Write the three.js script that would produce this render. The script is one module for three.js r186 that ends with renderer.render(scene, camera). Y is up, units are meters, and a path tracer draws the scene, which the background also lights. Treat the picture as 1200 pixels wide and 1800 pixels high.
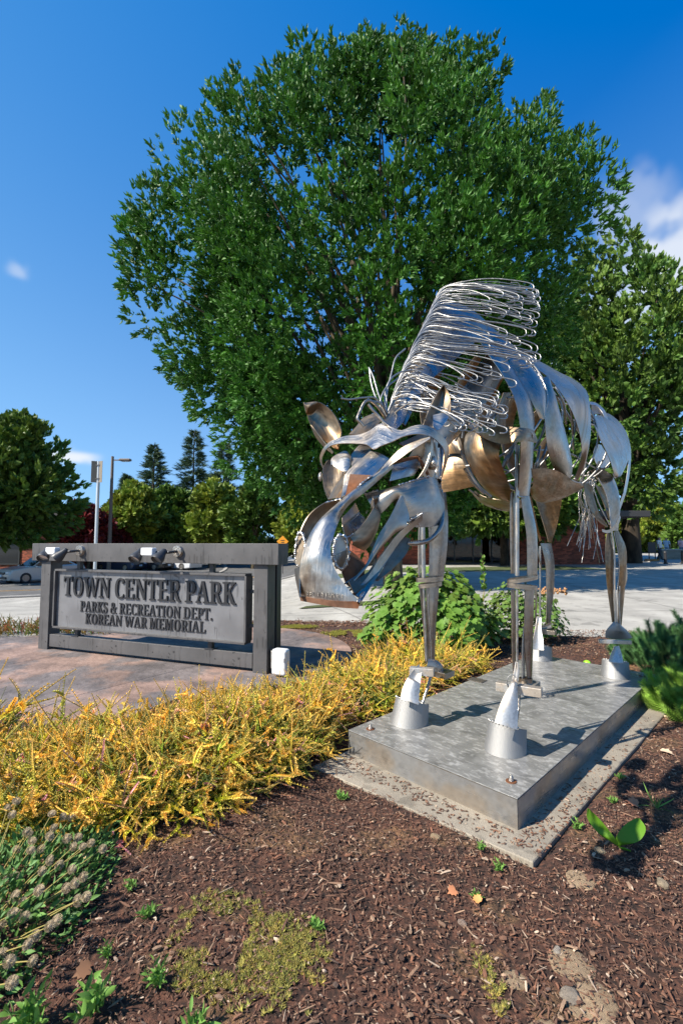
import * as THREE from 'three';
import { mergeGeometries } from 'three/addons/utils/BufferGeometryUtils.js';
import { RoundedBoxGeometry } from 'three/addons/geometries/RoundedBoxGeometry.js';
import { FontLoader } from 'three/addons/loaders/FontLoader.js';
import { TextGeometry } from 'three/addons/geometries/TextGeometry.js';

// ---------- camera, sky, sun, exposure ----------
const EYE = 1.25, FOCAL = 800, PITCH = Math.atan(55 / 800);       // eye height (m), focal length in pixels of the 1200 x 1800 photograph
const scene = new THREE.Scene();
const camera = new THREE.PerspectiveCamera(2 * Math.atan(900 / FOCAL) * 180 / Math.PI, 2 / 3, 0.05, 3000);
camera.position.set(0, EYE, 0);
camera.rotation.x = PITCH;
camera.focus = 2.3; camera.userData.fStop = 5;
const renderer = new THREE.WebGLRenderer();
renderer.toneMapping = THREE.LinearToneMapping;
renderer.toneMappingExposure = 1.95;
renderer.shadowMap.enabled = true;
const SUN = new THREE.Vector3(-0.669, 0.669, 0.312).normalize();
const sun = new THREE.DirectionalLight(new THREE.Color(1, 0.93, 0.82), 5);
sun.name = 'sun'; sun.castShadow = true; sun.shadow.radius = 1;
sun.target.position.set(0, 0, -12); sun.position.copy(SUN).multiplyScalar(60).add(sun.target.position);
sun.shadow.mapSize.set(4096, 4096);
Object.assign(sun.shadow.camera, { left: -45, right: 45, top: 45, bottom: -45, near: 1, far: 160 });
scene.add(sun, sun.target);

// seeded noise
function rng(seed) { let s = seed >>> 0; return () => { s = (s + 0x6D2B79F5) | 0; let t = Math.imul(s ^ (s >>> 15), 1 | s); t = (t + Math.imul(t ^ (t >>> 7), 61 | t)) ^ t; return ((t ^ (t >>> 14)) >>> 0) / 4294967296; }; }
function hash2(x, y, s) { let h = Math.imul(x, 374761393) ^ Math.imul(y, 668265263) ^ Math.imul(s, 974634777); h = Math.imul(h ^ (h >>> 13), 1274126177); return ((h ^ (h >>> 16)) >>> 0) / 4294967296; }
function vnoise(x, y, px, py, s) {                                // periodic value noise
  const xi = Math.floor(x), yi = Math.floor(y), fx = x - xi, fy = y - yi, u = fx * fx * (3 - 2 * fx), v = fy * fy * (3 - 2 * fy);
  const X = (k) => ((xi + k) % px + px) % px, Y = (k) => ((yi + k) % py + py) % py;
  const a = hash2(X(0), Y(0), s), b = hash2(X(1), Y(0), s), c = hash2(X(0), Y(1), s), d = hash2(X(1), Y(1), s);
  return a + (b - a) * u + (c - a) * v + (a - b - c + d) * u * v;
}
function fbm(x, y, px, py, s, oct = 4) { let r = 0, a = 0.5, n = 0; for (let k = 0; k < oct; k++) { r += a * vnoise(x, y, px, py, s + k); n += a; x *= 2; y *= 2; px *= 2; py *= 2; a *= 0.5; } return r / n; }
const sm = (a, b, x) => { const t = Math.min(1, Math.max(0, (x - a) / (b - a))); return t * t * (3 - 2 * t); };
const lerp = (a, b, t) => a + (b - a) * t;

{ // clear polarised summer sky: deep blue overhead, paler at the horizon, a few small clouds
  const W = 1024, Hh = 512, data = new Float32Array(W * Hh * 4);
  const clouds = [[37.5, 27.5, 5, 5, .8, 11], [33, 24.5, 6, 4, .6, 12], [28, 19.5, 5, 4, .7, 14], [34, 32, 3.5, 4, .3, 21], [33, 32, 3, 3, .35, 13], [-31, 9.3, 2.6, .8, .9, 15], [-36.3, 26.5, 1, .8, .35, 16], [70, 20, 16, 7, .9, 17], [-110, 16, 14, 4, .7, 18], [160, 18, 18, 5, .7, 19], [110, 30, 12, 5, .5, 20]];
  for (let j = 0; j < Hh; j++) for (let i = 0; i < W; i++) {
    const el = ((j + .5) / Hh - .5) * 180, az = ((i + .5) / W) * 360;     // resolved below to the world's compass
    const u = (i + .5) / W, phi = (u - .5) * 2 * Math.PI;                 // three.js: u = atan2(z, x) / 2pi + 0.5
    const dx = Math.cos(phi), dz = Math.sin(phi), ce = Math.cos(el * Math.PI / 180), se = Math.sin(el * Math.PI / 180);
    const comp = Math.atan2(dx, -dz) * 180 / Math.PI;                     // degrees right of the view's heading
    const h = Math.max(0, el);
    const cg = ce * dx * SUN.x + se * SUN.y + ce * dz * SUN.z, s = cg > 0 ? cg : -.35 * cg, low = Math.exp(-h / 25);       // darkest a quarter turn from the sun
    let r = Math.max(0, -.08 + .48 * low + .09 * s), g = .04 + .70 * low + .19 * s, b = .454 + .70 * low + .22 * s;
    const glow = .5 * Math.pow(Math.max(0, cg), 30); r += glow; g += glow; b += glow;
    let c = 0;
    for (const [ca, cel, ra, re, am, sd] of clouds) {
      let d = comp - ca; if (d > 180) d -= 360; if (d < -180) d += 360;
      const q = Math.hypot(d / ra, (el - cel) / re); if (q > 1.6) continue;
      const n = .75 * fbm((comp + .5 * el) * (8 / ra) * .2 + 50, el * (4 / re) * .5 + 50, 4096, 4096, sd, 6) + .25 * fbm(comp * 1.1 + 50, (el - .4 * comp) * 1.6 + 50, 4096, 4096, sd + 40, 4);
      c = Math.max(c, am * sm(.42, .68, n * 1.1 + .32 * (1 - q)) * sm(1.5, .5, q));
    }
    r = lerp(r, .86, c); g = lerp(g, .9, c); b = lerp(b, .96, c);
    if (el < 0) { const k = sm(0, -6, el); r = lerp(r, .2, k); g = lerp(g, .19, k); b = lerp(b, .17, k); }
    data.set([r, g, b, 1], (j * W + i) * 4);
  }
  const sky = new THREE.DataTexture(data, W, Hh, THREE.RGBAFormat, THREE.FloatType);
  sky.mapping = THREE.EquirectangularReflectionMapping; sky.magFilter = THREE.LinearFilter; sky.minFilter = THREE.LinearFilter; sky.needsUpdate = true;
  scene.background = sky; scene.environment = sky;
  scene.backgroundIntensity = .54; scene.environmentIntensity = .54;
}

// ---------- helpers: placing ----------
const vec = (x, y, z) => new THREE.Vector3(x, y, z);
const CP = Math.cos(PITCH), SP = Math.sin(PITCH);
function ray(px, py) { const a = (px - 600) / FOCAL, b = -(py - 900) / FOCAL; return vec(a, b * CP + SP, -(CP - b * SP)); }
const at = (px, py, fwd) => { const r = ray(px, py); return r.multiplyScalar(fwd / -r.z).add(vec(0, EYE, 0)); };
const gp = (px, py, h = 0) => { const r = ray(px, py); return r.multiplyScalar((h - EYE) / r.y).add(vec(0, EYE, 0)); };
// the lie of the land: level round the statue and to the right, falling towards the road on the left
function land(x, z) {
  const f = Math.max(.01, -z), side = sm(.12, -.22, x / f);
  return -side * (.85 * sm(6.4, 17, f) + .35 * sm(15, 34, f)) ;
}
// ---------- helpers: naming ----------
const used = new Map();
function numbered(n) { const k = used.get(n) || 0; used.set(n, k + 1); return k ? n + '_' + String(k).padStart(3, '0') : n; }
function shade(o) { o.traverse((m) => { if (m.isMesh) { m.castShadow = true; m.receiveShadow = true; } }); return o; }
function tag(o, label, category, group, kind) { if (label) o.userData.label = label; if (category) o.userData.category = category; if (group) o.userData.group = group; if (kind) o.userData.kind = kind; return o; }
function base(name, p, turn = 0) { const g = new THREE.Group(); g.name = numbered(name); g.position.copy(p); g.rotation.y = turn; scene.add(g); return g; }
function mesh(name, geo, mat, parent) { const m = new THREE.Mesh(geo, mat); m.name = numbered(name); m.castShadow = m.receiveShadow = true; if (parent) parent.add(m); else scene.add(m); return m; }
function sub(name, parent) { const g = new THREE.Group(); g.name = numbered(name); parent.add(g); return g; }
function structure(name, geo, mat, parent) { const m = mesh(name, geo, mat, parent); if (!parent) m.userData.kind = 'structure'; return m; }
function instanced(name, geo, mat, mats, cols, parent) {
  const m = new THREE.InstancedMesh(geo, mat, mats.length); m.name = numbered(name); m.castShadow = m.receiveShadow = true;
  mats.forEach((k, i) => m.setMatrixAt(i, k)); if (cols) cols.forEach((c, i) => m.setColorAt(i, c));
  if (parent) parent.add(m); else scene.add(m); return m;
}
function copyOf(o, p, turn = 0, label) { const c = o.clone(); c.name = numbered(o.name.replace(/_\d{3}$/, '')); c.position.copy(p); c.rotation.y = turn; if (label) c.userData.label = label; scene.add(c); return c; }
const xf = (p, q, s) => new THREE.Matrix4().compose(p, q, s.isVector3 ? s : vec(s, s, s));
const box = (w, h, d, x = 0, y = 0, z = 0) => new THREE.BoxGeometry(w, h, d).translate(x, y, z);
const rbox = (w, h, d, r, x = 0, y = 0, z = 0) => new RoundedBoxGeometry(w, h, d, 2, r).translate(x, y, z);
const col = (r, g, b) => new THREE.Color().setRGB(r, g, b);
function tubeGeo(pts, r, n = 24, k = 7) { return new THREE.TubeGeometry(new THREE.CatmullRomCurve3(pts), n, r, k, false); }
function taperTube(pts, r0, r1, n = 12, k = 7) {
  const c = new THREE.CatmullRomCurve3(pts), g = new THREE.TubeGeometry(c, n, 1, k, false), p = g.attributes.position;
  for (let i = 0; i <= n; i++) { const o = c.getPointAt(i / n), r = lerp(r0, r1, i / n); for (let j = 0; j <= k; j++) { const q = i * (k + 1) + j; p.setXYZ(q, o.x + (p.getX(q) - o.x) * r, o.y + (p.getY(q) - o.y) * r, o.z + (p.getZ(q) - o.z) * r); } }
  return g;
}
function rodBetween(a, b, r, k = 8) { const d = b.clone().sub(a), g = new THREE.CylinderGeometry(r, r, d.length(), k); g.applyQuaternion(new THREE.Quaternion().setFromUnitVectors(vec(0, 1, 0), d.clone().normalize())); const m = a.clone().add(b).multiplyScalar(.5); return g.translate(m.x, m.y, m.z); }

// ---------- textures ----------
function tex(n, f, srgb) {                                            // f(u, v) -> grey number or [r, g, b] in 0..1
  const d = new Uint8Array(n * n * 4);
  for (let j = 0; j < n; j++) for (let i = 0; i < n; i++) { const c = f(i / n, j / n), a = Array.isArray(c); for (let k = 0; k < 3; k++) d[(j * n + i) * 4 + k] = Math.max(0, Math.min(255, (a ? c[k] : c) * 255)); d[(j * n + i) * 4 + 3] = 255; }
  const t = new THREE.DataTexture(d, n, n); t.wrapS = t.wrapT = THREE.RepeatWrapping; t.magFilter = THREE.LinearFilter; t.minFilter = THREE.LinearMipmapLinearFilter; t.generateMipmaps = true; if (srgb) t.colorSpace = THREE.SRGBColorSpace; t.needsUpdate = true; return t;
}
const rep = (t, x, y = x) => { const c = t.clone(); c.repeat.set(x, y); c.needsUpdate = true; return c; };
const std = (o) => new THREE.MeshStandardMaterial(Object.assign({ side: THREE.DoubleSide }, o));
// metal: long soft dents, fine brushing
const steelBump = tex(512, (u, v) => .9 * fbm(u * 5, v * 5, 5, 5, 3, 2) + .085 * fbm(u * 10, v * 80, 10, 80, 9, 2) + .015 * hash2(u * 512, v * 512, 4));
const steelRough = tex(512, (u, v) => .55 + .5 * (fbm(u * 6, v * 6, 6, 6, 21, 5) - .5) + .35 * (fbm(u * 8, v * 96, 8, 96, 29, 2) - .5) + .2 * sm(.66, .8, fbm(u * 24, v * 24, 24, 24, 33, 3)));
const steelTint = tex(512, (u, v) => { const n = fbm(u * 4, v * 4, 4, 4, 41, 5), m = sm(.5, .72, n), k = .93 + .14 * (fbm(u * 40, v * 40, 40, 40, 47, 3) - .5) - .08 * sm(.62, .75, fbm(u * 12, v * 12, 12, 12, 52, 4)); return [k * lerp(1, 1.02, m), k * lerp(1, .955, m), k * lerp(1, .88, m)]; }, true);
const heatMirrorTint = tex(512, (u, v) => { const n = fbm(u * 3, v * 3, 3, 3, 61, 5), k = .9 + .25 * (fbm(u * 30, v * 30, 30, 30, 67, 3) - .5); const m = sm(.35, .65, n); return [k * lerp(.98, 1, m), k * lerp(.92, .82, m), k * lerp(.84, .62, m)]; }, true);  // heat tint, with the brown reflection of the ground painted in
const M = {
  steel: std({ color: col(.42, .395, .365), metalness: 1, roughness: .6, map: rep(steelTint, 1.6), roughnessMap: rep(steelRough, 2), bumpMap: rep(steelBump, 1.3), bumpScale: .004 }),
  bright: std({ color: col(.56, .54, .51), metalness: 1, roughness: .68, map: rep(steelTint, 2.2), roughnessMap: rep(steelRough, 3), bumpMap: rep(steelBump, 2.2), bumpScale: .003 }),
  mirrorBrown: std({ color: col(.36, .325, .285), metalness: 1, roughness: .8, map: rep(heatMirrorTint, 1.7), roughnessMap: rep(steelRough, 2), bumpMap: rep(steelBump, 2), bumpScale: .004 }),  // steel with mirrored ground brown and heat tint in its colour
  rust: std({ color: col(.24, .14, .1), metalness: .55, roughness: .75, map: rep(heatMirrorTint, 3), bumpMap: rep(steelBump, 8), bumpScale: .001 }),
  wire: std({ color: col(.35, .34, .325), metalness: 1, roughness: .46, bumpMap: rep(steelBump, 6), bumpScale: .0006 }),
  blast: std({ color: col(.34, .335, .325), metalness: 1, roughness: .62, bumpMap: rep(tex(256, (u, v) => hash2(u * 256, v * 256, 8)), 8), bumpScale: .0007 }),
  dented: std({ color: col(.56, .54, .51), metalness: 1, roughness: .7, map: rep(steelTint, 2.2), roughnessMap: rep(steelRough, 4), bumpMap: rep(steelBump, 3.2), bumpScale: .009 }),
  satin: std({ color: col(.62, .62, .61), metalness: .9, roughness: .58, map: rep(steelTint, 3), bumpMap: rep(steelBump, 3), bumpScale: .0015 }),
  bead: std({ color: col(.5, .48, .45), metalness: 1, roughness: .34 }),
};
// ---------- ground, road, terrace ----------
const PH = .14375;                                                     // height of the plinth's top
const PA = gp(607, 1285, PH), PB = gp(913, 1400, PH);
const HB = vec(.71209, 0, -.70209), HW = vec(.70209, 0, .71209), HM = PA.clone().add(PB).multiplyScalar(.5);   // towards the tail, towards the near flank, middle of the plinth's front edge
const PW = PA.distanceTo(PB), PL = 2.66, YAW = Math.atan2(-HW.z, HW.x);
function patchUV(g, s = 1) { const p = g.attributes.position, u = new Float32Array(p.count * 2); for (let i = 0; i < p.count; i++) { u[2 * i] = p.getX(i) * s; u[2 * i + 1] = p.getZ(i) * s; } g.setAttribute('uv', new THREE.BufferAttribute(u, 2)); return g; }
function flat(poly, h, thick = 0) {                                   // poly: [x, z] pairs; lies at height h, or stands thick above it
  const s = new THREE.Shape(poly.map(([x, z]) => new THREE.Vector2(x, -z)));
  const g = thick ? new THREE.ExtrudeGeometry(s, { depth: thick, bevelEnabled: true, bevelThickness: .004, bevelSize: .004, bevelSegments: 1 }) : new THREE.ShapeGeometry(s);
  g.rotateX(-Math.PI / 2); g.translate(0, h, 0); return patchUV(g);
}
function ribbon(pts, w, lift, seg = 80) {                               // a strip laid along pts ([x, z]) on the land
  const c = new THREE.CatmullRomCurve3(pts.map(([x, z]) => vec(x, 0, z))), pos = [], idx = [], K = 8;
  for (let i = 0; i <= seg; i++) { const p = c.getPointAt(i / seg), t = c.getTangentAt(i / seg), n = vec(-t.z, 0, t.x); for (let k = 0; k <= K; k++) { const x = p.x + n.x * w * (k / K - .5), z = p.z + n.z * w * (k / K - .5); pos.push(x, land(x, z) + lift, z); } }
  for (let i = 0; i < seg; i++) for (let k = 0; k < K; k++) { const a = i * (K + 1) + k; idx.push(a, a + 1, a + K + 1, a + 1, a + K + 2, a + K + 1); }
  const g = new THREE.BufferGeometry(); g.setAttribute('position', new THREE.Float32BufferAttribute(pos, 3)); g.setIndex(idx); g.computeVertexNormals();
  if (g.attributes.normal.getY(0) < 0) { const q = g.index.array; for (let i = 0; i < q.length; i += 3) { const b = q[i]; q[i] = q[i + 1]; q[i + 1] = b; } g.computeVertexNormals(); }
  return patchUV(g);
}
const concreteTex = tex(512, (u, v) => { const k = .9 + .26 * (fbm(u * 6, v * 6, 6, 6, 71, 6) - .5) + .14 * (hash2(u * 512, v * 512, 5) - .5) - .12 * sm(.62, .74, fbm(u * 14, v * 14, 14, 14, 78, 4)); return [k, k * .985, k * .955]; }, true);
const gritBump = tex(512, (u, v) => .5 * fbm(u * 40, v * 40, 40, 40, 81, 4) + .5 * hash2(u * 512, v * 512, 7));
M.concrete = std({ color: col(.415, .41, .395), map: rep(concreteTex, .35), roughness: .9, bumpMap: rep(gritBump, .9), bumpScale: .003 });
M.slab = std({ color: col(.34, .305, .255), map: rep(concreteTex, 1.1), roughness: .95, bumpMap: rep(gritBump, 2.2), bumpScale: .004 });
M.asphalt = std({ color: col(.12, .122, .128), map: rep(concreteTex, .5), roughness: .9, bumpMap: rep(gritBump, .8), bumpScale: .004 });
M.yellowPaint = std({ color: col(.5, .27, .03), roughness: .7, map: rep(concreteTex, 1.5) });
M.kerb = std({ color: col(.42, .41, .4), roughness: .9, map: rep(concreteTex, .8) });
M.lawn = std({ color: col(.09, .12, .035), roughness: 1, map: rep(concreteTex, .5), bumpMap: rep(gritBump, 1), bumpScale: .02 });
const bedEdge = [[-5, 3], [-5, -1.3], [-3.0, -2.35], [-2.1, -2.95], [-1.4, -3.4], [-.6, -3.85], [-.05, -4.5], [.1, -5.3], [0, -5.77], [-.3, -6.3], [-.62, -6.62], [-1.1, -6.82], [-1.6, -6.95], [-1.6, -7.35], [-.9, -7.42], [0, -7.3], [.6, -7.2], [1.3, -6.75], [2.3, -6.3], [3.1, -6.2], [4.5, -5.9], [6.5, -4.9], [7.5, -3], [7.5, 3]];
const inBed = (x, z) => { let r = false; for (let i = 0, j = bedEdge.length - 1; i < bedEdge.length; j = i++) { const [a, b] = bedEdge[i], [c, d] = bedEdge[j]; if ((b > z) !== (d > z) && x < (c - a) * (z - b) / (d - b) + a) r = !r; } return r; };
{ // one ground sheet to the horizon, following the land
  const xs = [], zs = [];
  for (let x = -40; x <= 40; x += 1) xs.push(x); xs.unshift(-900, -300, -120, -60); xs.push(60, 120, 300, 900);
  for (let f = -6; f <= 60; f += 1) zs.push(f); zs.unshift(-600, -150, -40, -15); zs.push(70, 90, 140, 300, 700, 1500);
  const pos = [], idx = [];
  for (const f of zs) for (const x of xs) pos.push(x, land(x, -f) - (inBed(x, -f) ? .12 : 0), -f);
  for (let j = 0; j + 1 < zs.length; j++) for (let i = 0; i + 1 < xs.length; i++) { const a = j * xs.length + i, b = a + 1, c = a + xs.length, d = c + 1; idx.push(a, b, c, b, d, c); }
  const g = new THREE.BufferGeometry(); g.setAttribute('position', new THREE.Float32BufferAttribute(pos, 3)); g.setIndex(idx); g.computeVertexNormals();
  structure('pavement', patchUV(g), M.concrete);
}
const roadLine = [[-46, -13], [-30, -16.2], [-22, -18.3], [-15, -21.3], [-9.5, -25.5], [-6.6, -31], [-6.2, -38], [-8, -48], [-13, -62]];
structure('road', ribbon(roadLine, 7.6, .004, 120), M.asphalt);
{
  const off = (d) => { const c = new THREE.CatmullRomCurve3(roadLine.map(([x, z]) => vec(x, 0, z))), out = []; for (let i = 0; i <= 60; i++) { const p = c.getPointAt(i / 60), t = c.getTangentAt(i / 60); out.push([p.x - t.z * d, p.z + t.x * d]); } return out; };
  for (const d of [-.1, .1]) structure('lane_marking', ribbon(off(d), .11, .008, 120), M.yellowPaint);
  for (const d of [-3.95, 3.95]) structure('kerb', ribbon(off(d), .26, .07, 120), M.kerb);
  structure('parking_lane', ribbon(off(-7.6), 6.8, .006, 120), M.asphalt);
  structure('lawn', ribbon(off(-26), 28, .012, 60), M.lawn);
}
structure('lawn', ribbon([[-1.2, -21.6], [3, -21.4], [8, -22.6], [12.4, -23.6]], 3.2, .012, 40), M.lawn);
structure('grass_verge', ribbon([[-.85, -10.0], [.2, -9.75], [1.2, -9.95]], .55, .012, 12), M.lawn);
{ // plaza joints: shallow grooves cut as dark sealed strips would be are too far to resolve; near ones are real gaps between sealed strips
  const seal = std({ color: col(.2, .19, .18), roughness: 1 });
  for (const [a, b] of [[[-9, -8.15], [12, -8.7]], [[-1.3, -11.2], [14, -12.1]], [[.35, -7.5], [-2.2, -17]], [[6.2, -6], [7.4, -20]], [[11, -7], [13.4, -22]]])
    structure('expansion_joint', ribbon([a, [(a[0] + b[0]) / 2, (a[1] + b[1]) / 2], b], .022, .004, 30), seal);
}
// stamped terrace in separate slabs
const terraceTex = tex(512, (u, v) => { const a = fbm(u * 5, v * 5, 5, 5, 91, 6), b = fbm(u * 9, v * 9, 9, 9, 97, 5), c = hash2(u * 512, v * 512, 3), m = sm(.42, .6, a), k = .82 + .5 * (b - .5) + .12 * (c - .5); return [k * lerp(.78, 1.0, m), k * lerp(.75, .86, m), k * lerp(.75, .79, m)]; }, true);
const slateBump = tex(512, (u, v) => .7 * Math.abs(fbm(u * 7, v * 7, 7, 7, 103, 5) - .5) * 2 + .3 * fbm(u * 30, v * 30, 30, 30, 107, 3));
M.terrace = std({ color: col(.34, .315, .305), map: rep(terraceTex, .55), roughness: .75, bumpMap: rep(slateBump, .7), bumpScale: .02 });
{
    // outline: a round end on the right, straight towards the left
  const out = [];
  for (let i = 0; i <= 28; i++) { const a = -Math.PI / 2 + 1.25 * Math.PI * i / 36; out.push([-1.434 + 1.55 * Math.cos(a), -5.22 + 1.55 * Math.sin(a)]); }
  out.reverse(); out.push([-2.3, -6.62], [-3.2, -6.3], [-4.4, -6.0], [-7.5, -5.2], [-7.5, -.9], [-3.2, -2.2], [-2.2, -2.85], [-1.5, -3.3]);
  const T = structure('terrace', flat(out, .004), std({ color: col(.07, .06, .055), roughness: 1 }));
  const clip = (poly, nx, nz, d) => { const r = []; for (let i = 0; i < poly.length; i++) { const p = poly[i], q = poly[(i + 1) % poly.length], a = nx * p[0] + nz * p[1] - d, b = nx * q[0] + nz * q[1] - d; if (a <= 0) r.push(p); if (a * b < 0) { const t = a / (a - b); r.push([lerp(p[0], q[0], t), lerp(p[1], q[1], t)]); } } return r; };
  const jd = vec(-1.525 + 2.311, 0, -(4.532 - 3.492)).normalize(), nx = -jd.z, nz = jd.x;      // along and across the saw cuts
  const d0 = nx * -2.311 + nz * -3.492, cuts = [-99, d0 - 1.55 , d0, d0 + 1.62, d0 + 3.2, 99], cross = [-99, -2.2, .9, 99];
  for (let i = 0; i + 1 < cuts.length; i++) for (let k = 0; k + 1 < cross.length; k++) {
    let p = clip(out, nx, nz, cuts[i + 1] - .005); p = clip(p, -nx, -nz, -(cuts[i] + .005)); p = clip(p, jd.x, jd.z, jd.x * -2 + jd.z * -4.2 + cross[k + 1] - .005); p = clip(p, -jd.x, -jd.z, -(jd.x * -2 + jd.z * -4.2 + cross[k] + .005));
    if (p.length > 2) structure('paving_slab', flat(p, .008, .02), M.terrace, T);
  }
}
// mulch bed
const mulchTex = tex(1024, (u, v) => { const a = fbm(u * 60, v * 60, 60, 60, 111, 3), b = fbm(u * 7, v * 7, 7, 7, 117, 4), c = hash2(u * 1024, v * 1024, 9), k = .5 + .8 * (a - .5) + .3 * (c - .5) + .3 * (b - .5), s = sm(.60, .72, fbm(u * 5, v * 5, 5, 5, 125, 5)); return [lerp(k * .62, k * .95, s), lerp(k * .47, k * .82, s), lerp(k * .41, k * .66, s)]; }, true);
M.mulch = std({ color: col(.7, .52, .40), map: rep(mulchTex, 1.1), roughness: 1, bumpMap: rep(mulchTex, 1.1), bumpScale: .02 });
const nearSlab = (x, z) => { const dx = x - HM.x, dz = z - HM.z, u = dx * HW.x + dz * HW.z, v = dx * HB.x + dz * HB.z; return sm(PW / 2 + .185, PW / 2 + .09, Math.abs(u)) * sm(-.2, -.09, v) * sm(3.6, 3.4, v); };
const bumpy = (x, z) => -.012 - .04 * nearSlab(x, z) + .022 * fbm(x * 1.7 + 40, z * 1.7 + 40, 999, 999, 131, 3) + .018 * fbm(x * 7 + 40, z * 7 + 40, 999, 999, 137, 3);
let mulchBed;
{
  const step = .07, pos = [], idx = [], key = new Map(), put = (i, j) => { const k = i + ',' + j; if (!key.has(k)) { key.set(k, pos.length / 3); const x = i * step, z = j * step; pos.push(x, bumpy(x, z), z); } return key.get(k); };
  for (let i = -72; i < 108; i++) for (let j = -107; j < 14; j++) if (inBed((i + .5) * step, (j + .5) * step)) { const a = put(i, j), b = put(i + 1, j), c = put(i, j + 1), d = put(i + 1, j + 1); idx.push(a, c, b, b, c, d); }
  const g = new THREE.BufferGeometry(); g.setAttribute('position', new THREE.Float32BufferAttribute(pos, 3)); g.setIndex(idx); g.computeVertexNormals();
  mulchBed = structure('mulch_bed', patchUV(g), M.mulch);
}
// ---------- plinth ----------
const spangle = tex(512, (u, v) => { const a = fbm(u * 9, v * 22, 9, 22, 141, 5), b = sm(.55, .7, fbm(u * 30, v * 60, 30, 60, 145, 3)), c = sm(.6, .75, fbm(u * 5, v * 5, 5, 5, 149, 5)); const k = .8 + .26 * (a - .5) + .16 * b - .1 * c; return [k, k * .995, k * .98]; }, true);
M.plinthTop = std({ color: col(.4, .395, .385), metalness: .3, roughness: .55, map: rep(spangle, 1.2), roughnessMap: rep(steelRough, 1.6), bumpMap: rep(steelBump, 3), bumpScale: .0015 });
M.plinthSide = std({ color: col(.36, .36, .355), metalness: .6, roughness: .6, map: rep(steelTint, 1.1), roughnessMap: rep(steelRough, 1.2), bumpMap: rep(steelBump, 2), bumpScale: .002 });
const boxUV = (g) => { const p = g.attributes.position, n = g.attributes.normal, u = g.attributes.uv; for (let i = 0; i < p.count; i++) { const ax = Math.abs(n.getX(i)), ay = Math.abs(n.getY(i)), az = Math.abs(n.getZ(i)); if (ay >= ax && ay >= az) u.setXY(i, p.getX(i), p.getZ(i)); else if (ax >= az) u.setXY(i, p.getZ(i), p.getY(i)); else u.setXY(i, p.getX(i), p.getY(i)); } return g; };
{
  const slabPts = [[550, 1347], [935, 1514], [1158, 1268]].map(([x, y]) => gp(x, y, .012)), rear = slabPts[0].clone().add(slabPts[2]).sub(slabPts[1]);
  const slab = mesh('concrete_footing', flat([slabPts[0], slabPts[1], slabPts[2].clone().addScaledVector(HB, .7), rear.clone().addScaledVector(HB, .7)].map((p) => [p.x, p.z]), -.06, .068), M.slab);
  tag(slab, 'weathered pale concrete footing slab under the steel plinth', 'footing');
  const P = base('plinth', HM.clone().setY(0), YAW);                    // local x: across, local -z... towards the tail
  tag(P, 'low rectangular grey steel plinth carrying the horse sculpture', 'plinth');
  const z0 = .0125, hSide = PH - .006 - z0;
  mesh('top_sheet', boxUV(rbox(PW, .005, PL, .002, 0, PH - .0025, -PL / 2)), M.plinthTop, P);
  mesh('side_panel', boxUV(box(PW - .004, hSide, .004, 0, z0 + hSide / 2 - .001, -.002)), M.plinthSide, P);
  mesh('side_panel', boxUV(box(PW - .004, hSide, .004, 0, z0 + hSide / 2 - .001, -PL + .002)), M.plinthSide, P);
  for (const s of [-1, 1]) mesh('side_panel', boxUV(box(.004, hSide, PL - .01, s * (PW / 2 - .002), z0 + hSide / 2 - .001, -PL / 2)), M.plinthSide, P);
  for (const [x, z] of [[-.43, -.1], [.43, -.12], [-.43, -2.5], [.44, -2.52]]) {
    const w = mesh('anchor_bolt', mergeGeometries([new THREE.CylinderGeometry(.011, .013, .014, 6).translate(x, PH + .011, z), new THREE.SphereGeometry(.0105, 12, 8, 0, 6.3, 0, 1.6).translate(x, PH + .018, z)]), M.bright, P);
    mesh('washer', new THREE.CylinderGeometry(.024, .025, .003, 24).translate(x, PH + .002, z), M.rust, w);
  }
  const pq = gp(838, 1196, PH).sub(P.position), lx = pq.dot(HW), lz = -pq.dot(HB);
  mesh('plaque', rbox(.13, .006, .09, .002, lx, PH + .003, lz), std({ color: col(.12, .105, .085), metalness: .6, roughness: .55, bumpMap: rep(gritBump, 6), bumpScale: .002 }), P);
}
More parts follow.
